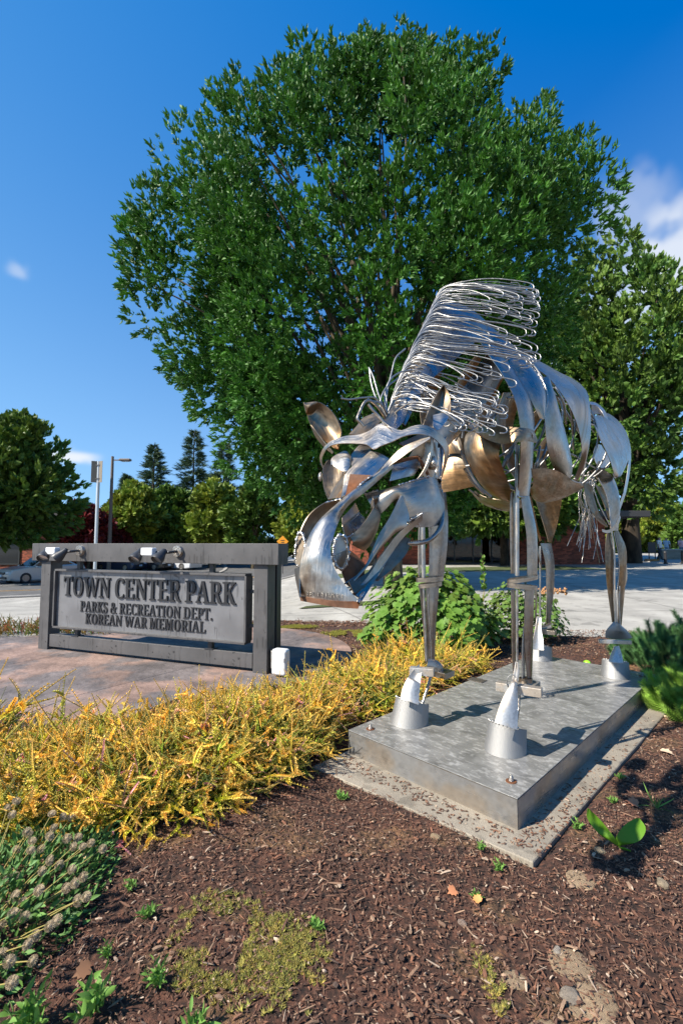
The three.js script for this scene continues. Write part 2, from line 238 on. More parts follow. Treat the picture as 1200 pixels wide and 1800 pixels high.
// ---------- horse sculpture ----------
const horse = base('horse_sculpture', HM.clone().addScaledVector(HB, 1.3).setY(PH));
tag(horse, 'large welded steel horse sculpture with lowered head and wire mane standing on the plinth', 'sculpture');
const toHorse = horse.position.clone().negate();
const hp = (px, py, w) => { const r = ray(px, py), o = vec(0, EYE, 0), k = (w - o.clone().sub(HM).dot(HW)) / r.dot(HW); return o.addScaledVector(r, k); };   // where the line of sight meets the plane w metres off the horse's middle plane
const A = (...l) => l.map(([x, y, f]) => at(x, y, f));
const W = (...l) => l.map(([x, y, w]) => hp(x, y, w));
const F = (f, ...l) => l.map(([x, y]) => at(x, y, f));
const refBody = hp(985, 790, 0), refHead = at(690, 880, 1.85);
function plateGeo(a, b, { n = 26, m = 8, bulge = 0, th = .0032, ref = refBody, skew = 0 } = {}) {
  const ca = new THREE.CatmullRomCurve3(a, false, 'centripetal'), cb = new THREE.CatmullRomCurve3(b, false, 'centripetal'), grid = [];
  const pa = [], pb = []; for (let i = 0; i <= n; i++) { pa.push(ca.getPointAt(i / n)); pb.push(cb.getPointAt(i / n)); }
  for (let i = 0; i <= n; i++) {
    const along = pa[Math.min(n, i + 1)].clone().add(pb[Math.min(n, i + 1)]).sub(pa[Math.max(0, i - 1)]).sub(pb[Math.max(0, i - 1)]);
    const nn = new THREE.Vector3().crossVectors(along, pb[i].clone().sub(pa[i])).normalize(), mid = pa[i].clone().add(pb[i]).multiplyScalar(.5);
    if (nn.dot(mid.sub(ref)) < 0) nn.negate();
    for (let j = 0; j <= m; j++) grid.push(pa[i].clone().lerp(pb[i], j / m).addScaledVector(nn, bulge * Math.sin(Math.PI * j / m) * (1 - .35 * Math.abs(2 * i / n - 1))));
  }
  const N = (i, j) => i * (m + 1) + j, us = [], vs = [];
  for (let i = 0; i <= n; i++) for (let j = 0; j <= m; j++) { us.push(i ? us[N(i - 1, j)] + grid[N(i, j)].distanceTo(grid[N(i - 1, j)]) : 0); vs.push(j ? vs[N(i, j - 1)] + grid[N(i, j)].distanceTo(grid[N(i, j - 1)]) : 0); }
  const surf = (pts, flip) => { const g = new THREE.BufferGeometry(), p = [], u = [], id = []; pts.forEach((q, k) => { p.push(q.x, q.y, q.z); u.push(us[k], vs[k]); });
    for (let i = 0; i < n; i++) for (let j = 0; j < m; j++) { const q = [N(i, j), N(i + 1, j), N(i, j + 1), N(i + 1, j + 1)]; if (flip) id.push(q[0], q[2], q[1], q[1], q[2], q[3]); else id.push(q[0], q[1], q[2], q[1], q[3], q[2]); }
    g.setAttribute('position', new THREE.Float32BufferAttribute(p, 3)); g.setAttribute('uv', new THREE.Float32BufferAttribute(u, 2)); g.setIndex(id); g.computeVertexNormals(); return g; };
  const top = surf(grid, false), nr = top.attributes.normal, off = (s) => grid.map((q, k) => q.clone().add(vec(nr.getX(k), nr.getY(k), nr.getZ(k)).multiplyScalar(s * th / 2)));
  const t = off(1), bt = off(-1), rim = []; for (let i = 0; i <= n; i++) rim.push(N(i, 0)); for (let j = 1; j <= m; j++) rim.push(N(n, j)); for (let i = n - 1; i >= 0; i--) rim.push(N(i, m)); for (let j = m - 1; j >= 0; j--) rim.push(N(0, j));
  const e = new THREE.BufferGeometry(), p = [], u = [], id = []; rim.forEach((k, q) => { for (const P of [t[k], bt[k]]) p.push(P.x, P.y, P.z); u.push(q * .01, 0, q * .01, .003); if (q) id.push(2 * q - 2, 2 * q - 1, 2 * q, 2 * q - 1, 2 * q + 1, 2 * q); });
  e.setAttribute('position', new THREE.Float32BufferAttribute(p, 3)); e.setAttribute('uv', new THREE.Float32BufferAttribute(u, 2)); e.setIndex(id); e.computeVertexNormals();
  return mergeGeometries([surf(t, false), surf(bt, true), e]);
}
const place = (g, parent) => g.translate(toHorse.x, toHorse.y, toHorse.z);
const plate = (name, a, b, mat, o = {}, parent = horse) => mesh(name, place(plateGeo(a, b, o)), mat, parent);
const rod = (name, pts, r, mat = M.wire, parent = horse, n = 24) => mesh(name, place(tubeGeo(pts, r, n, 8)), mat, parent);
const px2m = (px, f) => px * f / FOCAL;
const HR = rng(77);

// --- body shape used for ribs and the far side
const bodyTop = (l) => lerp(2.5, 2.62, sm(.3, 1.0, l)) - .34 * sm(1.7, 2.8, l), bodyLow = (l) => lerp(1.75, 1.62, sm(.2, .8, l)) + .22 * sm(1.9, 2.7, l);
const bodyPt = (l, a, k = 1) => { const t = bodyTop(l), b = bodyLow(l), hw = (.37 - .08 * sm(.5, .1, l)) * k; return HM.clone().addScaledVector(HB, l).addScaledVector(HW, hw * Math.sin(a)).setY((t + b) / 2 + (t - b) / 2 * k * Math.cos(a)); };
{ const spine = []; for (let l = .3; l <= 2.75; l += .3) spine.push(bodyPt(l, 0, .93)); rod('spine_rod', spine, .013, M.wire);
  for (const [l, s] of [[.6, 1], [.85, 1], [1.1, 1], [1.35, 1], [1.6, 1], [1.85, 1], [2.1, 1], [2.35, 1]]) { const p = []; for (let k = 0; k <= 8; k++) p.push(bodyPt(l + .12 * Math.sin(k * .5), k / 8 * Math.PI, .9)); rod('rib_rod', p, .0075, M.wire, horse, 30); }
  for (const [l, wd] of [[.55, .2], [.95, .2], [1.35, .2], [1.75, .22], [2.15, .24], [2.5, .22]]) {
    const a = [], b = []; for (let k = 0; k <= 8; k++) { const t = -(.12 + .8 * k / 8) * Math.PI, w = wd * (.35 + .65 * Math.sin(Math.PI * (k + .5) / 9)); a.push(bodyPt(l - w / 2 + .03 * k, t)); b.push(bodyPt(l + w / 2 + .03 * k, t)); }
    plate('flank_plate', a, b, M.mirrorBrown, { bulge: .02 }); }
  for (const a0 of [.35, .75, 1.3, 2.2, 2.7]) { const p = []; for (let l = .45; l <= 2.6; l += .35) p.push(bodyPt(l, a0 + .1 * Math.sin(l * 3), .86)); rod('body_rod', p, .0065, M.wire, horse, 30); }
}
// --- near flank plates
plate('shoulder_plate', W([826, 566, .12], [850, 612, .2], [880, 655, .3], [903, 700, .37], [913, 745, .39], [914, 785, .38], [912, 830, .34], [910, 872, .31]), W([846, 574, .08], [888, 628, .18], [915, 668, .3], [933, 705, .38], [938, 740, .40], [937, 780, .385], [934, 830, .34], [929, 873, .31]), M.steel, { bulge: .022 });
plate('flank_plate', W([846, 577, .06], [880, 628, .2], [909, 668, .32], [931, 702, .39], [949, 738, .42]), W([866, 578, .03], [900, 606, .14], [930, 641, .28], [952, 668, .37], [960, 697, .41], [958, 720, .42], [951, 739, .42]), M.steel, { bulge: .03 });
rod('sunlit_edge_rod', W([926, 638, .27], [951, 666, .372], [961, 695, .415], [958, 720, .425], [947, 742, .42], [936, 758, .4]), .0058, M.bright);  // bright rod added for the plate edge that catches the sun
plate('flank_plate', W([955, 664, .33], [956, 700, .4], [957, 740, .41], [960, 780, .4], [968, 812, .36], [978, 832, .3]), W([962, 664, .31], [978, 710, .4], [990, 750, .415], [1001, 795, .39], [1005, 825, .33], [1002, 841, .29]), M.steel, { bulge: .03 });
plate('saddle_plate', W([852, 585, -.02], [893, 611, .02], [937, 634, .07], [985, 656, .14], [1013, 670, .2], [1029, 686, .27], [1035, 712, .34], [1035, 747, .37], [1031, 783, .36], [1023, 817, .3], [1010, 844, .24]), W([862, 600, .08], [905, 624, .18], [935, 644, .24], [960, 661, .29], [978, 681, .33], [998, 711, .37], [1013, 745, .385], [1021, 782, .37], [1019, 812, .31], [1008, 843, .25]), M.steel, { bulge: .035, m: 12 });
plate('rump_plate', W([1040, 738, .3], [1052, 768, .36], [1067, 799, .38], [1077, 828, .35], [1080, 840, .33]), W([1046, 732, .15], [1074, 730, .05], [1096, 752, .1], [1105, 775, .16], [1105, 798, .22], [1094, 824, .28], [1082, 840, .33]), M.steel, { bulge: .05, m: 12 });
plate('rump_strap', W([1035, 706, .1], [1048, 709, .12], [1060, 719, .16], [1067, 735, .22], [1069, 752, .27]), W([1036, 711, .12], [1048, 714, .15], [1057, 724, .19], [1063, 738, .24], [1067, 753, .28]), M.bright, { m: 3 });
plate('rump_plate', W([1038, 708, -.1], [1052, 717, -.08], [1062, 727, -.05]), W([1040, 728, .1], [1052, 728, .06], [1062, 729, .0]), M.mirrorBrown, { m: 4 });
plate('rump_rim', W([1095, 754, .12], [1106, 780, .18], [1107, 818, .22], [1100, 862, .22], [1086, 904, .22]), W([1092, 757, .14], [1102, 782, .2], [1103, 817, .24], [1096, 860, .24], [1083, 902, .24]), M.bright, { m: 3 });
plate('hip_plate', W([1042, 795, -.12], [1047, 782, -.14], [1056, 782, -.16]), W([1052, 822, -.08], [1068, 822, -.1], [1072, 800, -.14]), M.bright, { bulge: .02, n: 10 });
plate('belly_plate', W([933, 824, .36], [956, 823, .37], [982, 829, .36], [1004, 842, .33], [1022, 849, .27]), W([930, 858, .2], [938, 878, .1], [966, 882, .06], [994, 869, .12], [1021, 852, .25]), M.mirrorBrown, { bulge: .05, m: 12 });
plate('belly_plate', W([834, 862, -.05], [848, 872, .02], [868, 877, .1], [896, 881, .18], [930, 872, .16]), W([836, 870, -.2], [852, 886, -.18], [872, 894, -.12], [896, 897, -.08], [928, 884, -.02]), M.mirrorBrown, { bulge: .03 });
plate('chest_plate', W([842, 752, .12], [820, 762, .08], [816, 790, .08], [826, 821, .1], [845, 852, .12], [868, 873, .14], [898, 880, .2]), W([884, 751, .3], [881, 779, .31], [876, 798, .3], [882, 820, .3], [889, 838, .3], [895, 855, .27], [899, 872, .24]), M.mirrorBrown, { bulge: .05, m: 12 });
plate('chest_band', W([798, 737, -0.05], [820, 741, 0.07], [842, 750, 0.19], [880, 750, 0.34], [915, 752, 0.45], [937, 758, 0.45], [943, 772, 0.46]), W([800, 742, -0.03], [822, 752, 0.09], [846, 768, 0.21], [882, 780, 0.36], [910, 777, 0.45], [930, 776, 0.45], [941, 779, 0.46]), M.mirrorBrown, { bulge: .008, m: 5 });
plate('collar_plate', W([769, 752, -.22], [790, 752, -.18], [806, 768, -.1], [813, 790, -.05]), W([772, 797, -.2], [785, 798, -.17], [798, 797, -.12], [809, 797, -.06]), M.mirrorBrown, { bulge: .02, n: 14 });
plate('collar_plate', W([777, 799, -.22], [790, 798, -.17], [808, 796, -.1]), W([776, 866, -.2], [800, 862, -.12], [832, 855, -.02]), M.mirrorBrown, { bulge: .03, n: 14 });
rod('chest_rod', W([812, 800, -.02], [826, 832, .0], [842, 856, .04], [862, 874, .08]), .011, M.wire);
rod('chest_rod', W([816, 824, .05], [832, 850, .06], [850, 868, .09]), .009, M.bright);
rod('belly_rod', W([823, 860, -.06], [850, 880, -.03], [880, 896, .02], [920, 888, .1]), .006, M.bright);
for (const [x0, y0, x1, y1, x2, y2, w] of [[800, 730, 806, 760, 800, 775, -.05], [822, 700, 818, 728, 812, 770, -.02], [846, 700, 838, 730, 836, 770, .06], [884, 712, 868, 735, 862, 760, .16], [872, 720, 858, 738, 852, 752, .12], [900, 786, 886, 812, 881, 830, .2], [905, 780, 893, 806, 884, 822, .25], [975, 680, 989, 705, 994, 745, .33], [985, 683, 1001, 715, 1007, 790, .3], [948, 785, 943, 812, 936, 830, .3], [962, 775, 952, 806, 940, 826, .28], [1030, 800, 1026, 830, 1020, 850, .1]]) rod('neck_rod', W([x0, y0, w], [x1, y1, w + .04], [x2, y2, w]), .0075, M.wire, horse, 12);
for (const [x0, y0, x1, y1, w] of [[868, 700, 852, 770, -.05], [884, 690, 876, 770, 0], [852, 690, 826, 735, -.08]]) plate('neck_plate', W([x0, y0, w], [(x0 + x1) / 2 - 8, (y0 + y1) / 2, w], [x1, y1, w]), W([x0 + 14, y0, w - .04], [(x0 + x1) / 2 + 8, (y0 + y1) / 2, w - .04], [x1 + 12, y1, w - .04]), M.mirrorBrown, { bulge: .01, n: 12, m: 4 });
for (const [x, y] of [[874, 656], [880, 664], [890, 700]]) rod('spacer', W([x, y, .1], [x + 9, y - 1, .12], [x + 18, y + 1, .14]), .009, M.bright, horse, 6);

// --- neck crest and mane
const crestL = A([682, 744, 1.86], [693, 706, 1.97], [708, 662, 2.1], [726, 622, 2.22], [745, 582, 2.38], [762, 546, 2.52], [774, 528, 2.62]);
const crestR = A([712, 748, 1.76], [735, 703, 1.85], [757, 668, 2.0], [788, 642, 2.12], [822, 612, 2.35], [848, 590, 2.6], [860, 572, 2.85]);
const mane = plate('mane_crest', crestL, crestR, M.steel, { bulge: .05, m: 12, ref: at(800, 800, 2.4) });
plate('neck_plate', A([758, 560, 2.56], [738, 584, 2.44], [722, 615, 2.32], [710, 648, 2.2], [706, 668, 2.14]), A([768, 556, 2.52], [748, 585, 2.42], [734, 612, 2.3], [724, 640, 2.2], [716, 664, 2.12]), M.mirrorBrown, { m: 4, ref: at(800, 700, 2.4) });
plate('neck_plate', A([700, 780, 1.86], [740, 760, 1.95], [780, 720, 2.15], [830, 660, 2.55], [862, 610, 2.9]), A([745, 815, 1.9], [780, 790, 2.1], [822, 745, 2.4], [866, 690, 2.75], [892, 640, 3.0]), M.steel, { bulge: .02, ref: at(640, 600, 2.2) });
{
  const E = new THREE.CatmullRomCurve3([[682, 744, 1.86], [693, 706, 1.97], [708, 662, 2.1], [726, 622, 2.22], [745, 582, 2.38], [762, 546, 2.52], [772, 524, 2.62], [779, 512, 2.68]].map((a) => vec(...a)));
  const N = 92;
  for (let i = 0; i < N; i++) {
    const t = (i + HR() * .8) / N, s = E.getPoint(Math.max(0, t - .1 - .05 * HR())), c = E.getPoint(Math.min(1, t + .03));
    const hi = sm(.22, .42, t), u = sm(.28, 1, t);
    const ex = lerp(770 + 120 * HR(), 838 + 108 * Math.sqrt(HR()), hi), ey = lerp(lerp(748, 668, t / .35) + 24 * HR(), lerp(640, 507, u) + 30 * (HR() - .5), hi), ef = c.z + lerp(-.28, .02, HR());
    const arch = lerp(16, 9, hi) * (.4 + HR()), pts = [s, E.getPoint(Math.max(0, t - .04)).add(vec(-2 - 4 * HR(), -3, -.03)), c.clone().add(vec(6 + 5 * HR(), -8 - 5 * HR(), -.07))];
    for (const k of [.3, .55, .8]) pts.push(vec(lerp(c.x, ex, k), lerp(c.y - 8, ey, k) - arch * Math.sin(Math.PI * k) + 2.5 * (HR() - .5), lerp(c.z - .08, ef, k)));
    const end = vec(ex, ey, ef), dir = end.clone().sub(pts[5]), ang = Math.atan2(dir.y, dir.x), R = 3.8 + 4.2 * HR(), turn = HR() < .86 ? 1 : -1; pts.push(end);
    for (const q of [.8, 1.8, 2.9]) pts.push(vec(ex + R * Math.sin(q) * Math.cos(ang) - turn * R * (1 - Math.cos(q)) * Math.sin(ang), ey + R * Math.sin(q) * Math.sin(ang) + turn * R * (1 - Math.cos(q)) * Math.cos(ang), ef - .02 * q / 3));
    pts.push(pts[pts.length - 1].clone().add(vec(-R * (1 + 1.2 * HR()) * Math.cos(ang), -R * Math.sin(ang) + 1, .004)));
    rod('mane_wire', pts.map((p) => at(p.x, p.y, p.z)), .0022 + .0013 * HR(), M.wire, mane, 46);
  }
  for (let i = 0; i < 18; i++) {                                           // short curls hanging beside the ear
    const s = E.getPoint(.02 + .2 * HR()), ex = 795 + 85 * HR(), ey = 690 + 52 * HR(), R = 5 + 5 * HR(), f = 1.75 + .2 * HR(), p = [s, vec(s.x + 25, s.y - 22 - 8 * HR(), s.z - .04), vec(lerp(s.x, ex, .6), lerp(s.y, ey, .6) - 16 * HR(), lerp(s.z, f, .6))];
    for (const q of [0, .9, 1.8, 2.7, 3.6, 4.4]) p.push(vec(ex + R * Math.sin(q), ey + R * (1 - Math.cos(q)), f - .006 * q));
    rod('mane_wire', p.map((v) => at(v.x, v.y, v.z)), .0022 + .001 * HR(), M.wire, mane, 40);
  }
  // ribs of wire wound over the crest
  for (let i = 0; i < 34; i++) { const t = (i + .5) / 34, a = new THREE.CatmullRomCurve3(crestL).getPoint(t), b = new THREE.CatmullRomCurve3(crestR).getPoint(Math.min(1, t + .04)), m = a.clone().lerp(b, .5), out = m.clone().sub(at(800, 800, 2.4)).normalize(); rod('mane_root', [a.clone().addScaledVector(out, .008), a.clone().lerp(b, .25).addScaledVector(out, .042), m.addScaledVector(out, .057), a.clone().lerp(b, .75).addScaledVector(out, .042)], .0035, M.wire, mane, 14); }
  for (const l of [[[649, 648, 1.85], [652, 672, 1.83], [660, 698, 1.81], [673, 720, 1.8], [684, 742, 1.8]], [[712, 613, 2.0], [696, 628, 1.97], [688, 655, 1.93], [679, 700, 1.86], [682, 740, 1.82]], [[599, 700, 1.7], [612, 702, 1.71], [640, 699, 1.74], [660, 700, 1.77], [676, 722, 1.8], [686, 744, 1.8]], [[648, 646, 1.85], [655, 660, 1.84], [664, 690, 1.82], [682, 738, 1.8]], [[690, 700, 1.8], [715, 693, 1.75], [736, 700, 1.7], [748, 712, 1.68]], [[684, 735, 1.8], [712, 712, 1.7], [740, 708, 1.62], [775, 722, 1.58], [800, 738, 1.56], [811, 750, 1.56], [805, 755, 1.56]], [[684, 740, 1.82], [676, 700, 1.84], [684, 670, 1.86], [702, 655, 1.9], [724, 650, 1.92]], [[682, 742, 1.82], [668, 715, 1.8], [676, 685, 1.84], [700, 664, 1.9]]]) rod('forelock_wire', A(...l), .0036, M.wire, mane, 40);
}

// --- head
const head = sub('head', horse);
const hplate = (name, a, b, mat, o = {}) => plate(name, a, b, mat, Object.assign({ ref: refHead }, o), head);
const hrod = (name, pts, r, mat = M.wire, n = 24) => rod(name, pts, r, mat, head, n);
hplate('nose_plate', A([684, 816, 1.600], [661, 833, 1.570], [635, 852, 1.535], [614, 866, 1.505], [599, 880, 1.470], [580, 897, 1.427], [563, 913, 1.397], [546, 938, 1.365], [535, 965, 1.340], [528, 995, 1.330], [526, 1025, 1.335], [527, 1051, 1.340]), A([691, 821, 1.590], [664, 845, 1.550], [638, 867, 1.510], [615, 885, 1.480], [602, 901, 1.441], [594, 918, 1.392], [587, 938, 1.342], [581, 965, 1.307], [584, 990, 1.292], [597, 1015, 1.287], [614, 1038, 1.282], [632, 1057, 1.277]), M.dented, { bulge: .022, n: 44, m: 12 });
hplate('lower_lip', A([527, 1048, 1.335], [560, 1053, 1.30], [598, 1057, 1.282], [634, 1056, 1.278]), A([529, 1056, 1.335], [560, 1062, 1.30], [598, 1068, 1.283], [629, 1070, 1.275]), M.rust, { m: 3 });
{ const g = []; for (let i = 0; i < 14; i++) { const x = 541 + i * 4.6, y = 1043.5 + i * .35, f = 1.303 - .0026 * i + .0003 * (i - 7) ** 2; if (i === 3) continue; g.push(rodBetween(at(x, y - 3.4, f), at(x + .8 * (i % 3 - 1), y + 3.2, f + .001), .0013, 5)); if (i % 2) g.push(rodBetween(at(x, y - 3, f), at(x + 3, y - 2 + (i % 4), f), .0012, 5)); } mesh('weld_lettering', place(mergeGeometries(g)), M.bright, head); }   // small raised weld characters, not legible in the photograph
hplate('nose_side_plate', A([599, 878, 1.475], [575, 882, 1.475], [545, 903, 1.44], [530, 928, 1.42], [522, 956, 1.41]), A([602, 884, 1.50], [582, 900, 1.5], [562, 918, 1.48], [547, 938, 1.45], [537, 962, 1.42]), M.mirrorBrown, { bulge: -.004 });
hplate('nose_side_plate', A([518, 1000, 1.40], [520, 1018, 1.38], [524, 1036, 1.35], [527, 1050, 1.32]), A([528, 995, 1.34], [527, 1015, 1.33], [527, 1034, 1.32], [528, 1050, 1.31]), M.steel, { m: 3 });
const ringPts = (cx, cy, rx, ry, f0, df, seed) => { const r = rng(seed), p = []; for (let i = 0; i < 30; i++) { const a = i / 30 * 2 * Math.PI, k = 1 + .14 * (r() - .5) * 2; p.push(at(cx + rx * k * Math.cos(a), cy + ry * (1 + .04 * (r() - .5)) * Math.sin(a), f0 + df * Math.cos(a) + .004 * (r() - .5))); } p.push(p[0]); return p; };
const ring = (c, name) => { const l = new THREE.CatmullRomCurve3(c.slice(0, -1), true), n = 150, k = 6, g = new THREE.TubeGeometry(l, n, 1, k, true), p = g.attributes.position; for (let i = 0; i <= n; i++) { const o = l.getPointAt(i / n), r = .0044 * (1 + .35 * Math.sin(i * 1.9) + .35 * Math.sin(i * .53 + 1)); for (let j = 0; j <= k; j++) { const q = i * (k + 1) + j; p.setXYZ(q, o.x + (p.getX(q) - o.x) * r, o.y + (p.getY(q) - o.y) * r, o.z + (p.getZ(q) - o.z) * r); } } g.computeVertexNormals(); return mesh(name, place(g), M.bead, head); };
ring(ringPts(599, 970, 13, 30, 1.322, .014, 5), 'nostril'); ring(ringPts(528, 968, 8.5, 32, 1.385, -.02, 6), 'nostril');
hplate('nostril_plate', A([521, 945, 1.42], [519, 968, 1.41], [519, 990, 1.40]), A([536, 940, 1.40], [534, 968, 1.385], [527, 996, 1.385]), M.mirrorBrown, { m: 4, n: 10 });
hplate('nostril_lining', A([585, 945, 1.42], [584, 972, 1.41], [590, 1000, 1.40]), A([607, 944, 1.43], [613, 972, 1.43], [606, 1000, 1.41]), M.steel, { m: 4, n: 10 });
hplate('nostril_plate', A([588, 975, 1.40], [592, 990, 1.38], [600, 1000, 1.37]), A([611, 966, 1.38], [611, 985, 1.37], [607, 999, 1.365]), M.steel, { m: 4, n: 10 });
hplate('cheek_loop', A([654, 873, 1.50], [657, 889, 1.47], [648, 906, 1.445], [633, 926, 1.43], [614, 944, 1.415]), A([661, 878, 1.53], [663, 920, 1.52], [656, 946, 1.5], [641, 966, 1.47], [618, 957, 1.43]), M.mirrorBrown, { bulge: .018, m: 10 });
hplate('cheek_loop', A([601, 910, 1.46], [602, 926, 1.44], [608, 945, 1.42], [614, 957, 1.41]), A([624, 884, 1.60], [632, 902, 1.58], [641, 912, 1.55], [632, 930, 1.5]), M.steel, { bulge: -.01, m: 6 });
hplate('cheek_plate', A([641, 868, 1.56], [663, 864, 1.56], [702, 853, 1.55], [732, 843, 1.565], [753, 838, 1.60], [767, 845, 1.65], [774, 860, 1.70]), A([658, 898, 1.55], [667, 903, 1.54], [700, 876, 1.53], [710, 900, 1.53], [724, 924, 1.535], [752, 926, 1.57], [775, 922, 1.66]), M.steel, { bulge: .02, m: 12, n: 40 });
hplate('jaw_strip', A([703.5, 871, 1.51], [684, 910, 1.485], [665, 941, 1.465], [655, 965, 1.45], [643, 992, 1.425], [628, 1010, 1.395], [611, 1029, 1.36]), A([709, 874, 1.515], [718, 919, 1.505], [693, 938, 1.485], [675, 957, 1.465], [660, 976, 1.45], [642, 1000, 1.42], [619, 1025, 1.375]), M.steel, { bulge: .006, m: 6, n: 34 });
hplate('jaw_strip', A([741, 905, 1.53], [700, 937, 1.49], [672, 973, 1.455], [642, 1018, 1.39], [619, 1044, 1.34]), A([742, 913, 1.54], [707, 946, 1.5], [680, 984, 1.465], [651, 1024, 1.4], [633, 1052, 1.33]), M.steel, { m: 4, n: 30 });
hplate('jaw_strip', A([692, 948, 1.53], [664, 982, 1.48], [642, 1014, 1.42], [626, 1046, 1.35]), A([705, 943, 1.55], [691, 969, 1.5], [669, 1004, 1.44], [635, 1058, 1.325]), M.steel, { bulge: .006, m: 6 });
hplate('jaw_strip', A([705, 943, 1.56], [691, 968, 1.52], [673, 999, 1.47], [659, 1020, 1.43]), A([721, 947, 1.57], [716, 969, 1.54], [691, 999, 1.48], [664, 1021, 1.43]), M.mirrorBrown, { m: 5 });
hplate('mouth_plate', A([604, 962, 1.45], [618, 970, 1.46], [640, 990, 1.47]), A([600, 1006, 1.40], [612, 1030, 1.37], [640, 1030, 1.40]), M.rust, { n: 12 });
hplate('mouth_plate', A([612, 1022, 1.36], [632, 1015, 1.40], [655, 1000, 1.44]), A([622, 1044, 1.33], [640, 1032, 1.37], [660, 1012, 1.42]), M.mirrorBrown, { n: 12 });
for (const [x0, y0, x1, y1, f0, f1] of [[606, 1026, 640, 1002, 1.37, 1.43], [612, 1040, 650, 1008, 1.35, 1.43], [618, 1046, 634, 1034, 1.34, 1.37]]) hrod('mouth_rod', A([x0, y0, f0], [(x0 + x1) / 2, (y0 + y1) / 2 + 1, (f0 + f1) / 2], [x1, y1, f1]), .003, M.wire, 6);
hrod('jaw_rod', A([716, 955.5, 1.56], [736, 954, 1.56], [752, 950, 1.575], [767, 938, 1.60], [776, 918, 1.64], [777, 890, 1.68], [774, 862, 1.71]), .0088, M.steel, 40);
{ const g = []; for (let i = 0; i < 7; i++) g.push(new THREE.SphereGeometry(.0042, 7, 5).translate(...at(728 + i * 2.2, 911 - i * 1.3, 1.53).toArray())); mesh('weld_bead', place(mergeGeometries(g)), M.bead, head); }
hplate('forehead_plate', A([651, 793, 1.63], [628, 813, 1.6], [608, 832, 1.57], [603, 856, 1.53], [600, 876, 1.485]), A([684, 807, 1.61], [658, 834, 1.57], [641, 850, 1.54], [626, 862, 1.52], [609, 874, 1.49]), M.bright, { bulge: .012, m: 8 });
hplate('forehead_patch', A([615, 834, 1.545], [635, 835, 1.54], [654, 836, 1.538]), A([607, 872, 1.48], [628, 858, 1.50], [653, 838, 1.535]), M.rust, { bulge: .002, n: 12, m: 5 });
hplate('brow_band', A([568, 824, 1.86], [562, 806, 1.80], [567, 790, 1.75], [580, 777, 1.71], [606, 767, 1.68], [633, 764, 1.66], [650, 757, 1.66], [668, 745, 1.67], [688, 751, 1.64], [705, 757, 1.62], [723, 750, 1.61], [742, 747, 1.60], [762, 754, 1.60], [780, 770, 1.63], [788, 789, 1.67], [785, 812, 1.7], [775, 842, 1.74]), A([571, 826, 1.85], [565, 811, 1.80], [570, 796, 1.75], [579, 785, 1.70], [597, 780, 1.66], [625, 780, 1.63], [645, 782, 1.61], [657, 790, 1.59], [669, 784, 1.59], [688, 777, 1.59], [710, 767, 1.585], [731, 763, 1.58], [753, 766, 1.58], [768, 776, 1.6], [779, 790, 1.64], [780, 812, 1.69], [772, 846, 1.74]), M.bright, { n: 64, m: 6 });
hplate('poll_plate', A([668, 747, 1.675], [684, 725, 1.78], [694, 700, 1.9]), A([690, 760, 1.62], [708, 742, 1.72], [716, 722, 1.8]), M.steel, { bulge: .01, n: 12 });
hplate('poll_plate', A([613, 764, 1.72], [626, 750, 1.76], [638, 735, 1.8], [657, 727, 1.83]), A([634, 765, 1.68], [648, 762, 1.68], [655, 756, 1.7], [672, 737, 1.76]), M.mirrorBrown, { n: 12 });
hplate('temple_plate', A([617, 800, 1.70], [633, 782, 1.73], [650, 781, 1.73]), A([618, 823, 1.64], [634, 808, 1.66], [652, 794, 1.66]), M.steel, { n: 12 });
hplate('eye_socket', A([576, 808, 1.78], [568, 822, 1.76], [567, 838, 1.74], [570, 860, 1.7], [577, 878, 1.66]), A([600, 800, 1.8], [608, 818, 1.76], [606, 834, 1.72], [592, 852, 1.68], [579, 876, 1.65]), M.mirrorBrown, { bulge: -.02 });
hplate('eye_lid', A([582, 817, 1.68], [583, 806, 1.70], [592, 799, 1.71], [607, 793, 1.70], [616, 802, 1.68]), A([590, 823, 1.66], [598, 826, 1.65], [608, 829, 1.64], [614, 822, 1.65], [618, 811, 1.67]), M.bright, { bulge: .01, n: 18 });
hplate('cheekbone_plate', A([577, 878, 1.66], [587, 858, 1.64], [597, 845, 1.62], [607, 833, 1.60]), A([600, 875, 1.53], [604, 862, 1.55], [606, 850, 1.56], [608, 838, 1.58]), M.mirrorBrown, { bulge: .004, n: 14 });
mesh('eye', place(new THREE.SphereGeometry(.014, 16, 12).scale(.6, 1.3, 1).translate(...at(563, 838, 1.75).toArray())), M.bright, head);
mesh('eye', place(new THREE.SphereGeometry(.02, 16, 12).scale(.7, 1.3, 1).translate(...at(761, 814, 1.64).toArray())), M.bright, head);
hplate('cheek_strap', A([755, 766, 1.585], [725, 778, 1.59], [705, 788, 1.595], [686, 806, 1.59], [662, 833, 1.565]), A([755, 772, 1.575], [736, 784, 1.57], [713, 799, 1.57], [692, 814, 1.575], [664, 836, 1.56]), M.bright, { m: 4 });
hplate('cheek_panel', A([690, 818, 1.62], [712, 812, 1.65], [734, 806, 1.67], [738, 818, 1.66]), A([684, 846, 1.58], [700, 842, 1.6], [716, 838, 1.62], [726, 836, 1.64]), M.bright, { bulge: .008, n: 12 });
hplate('cheek_panel', A([716, 806, 1.66], [730, 786, 1.66], [746, 775, 1.655], [757, 769, 1.65]), A([728, 812, 1.67], [742, 806, 1.67], [750, 800, 1.665], [756, 792, 1.66]), M.steel, { n: 12 });
hplate('cheek_panel', A([748, 778, 1.63], [744, 800, 1.63], [736, 822, 1.63]), A([768, 778, 1.66], [768, 812, 1.67], [760, 840, 1.67]), M.steel, { n: 10, bulge: .01 });
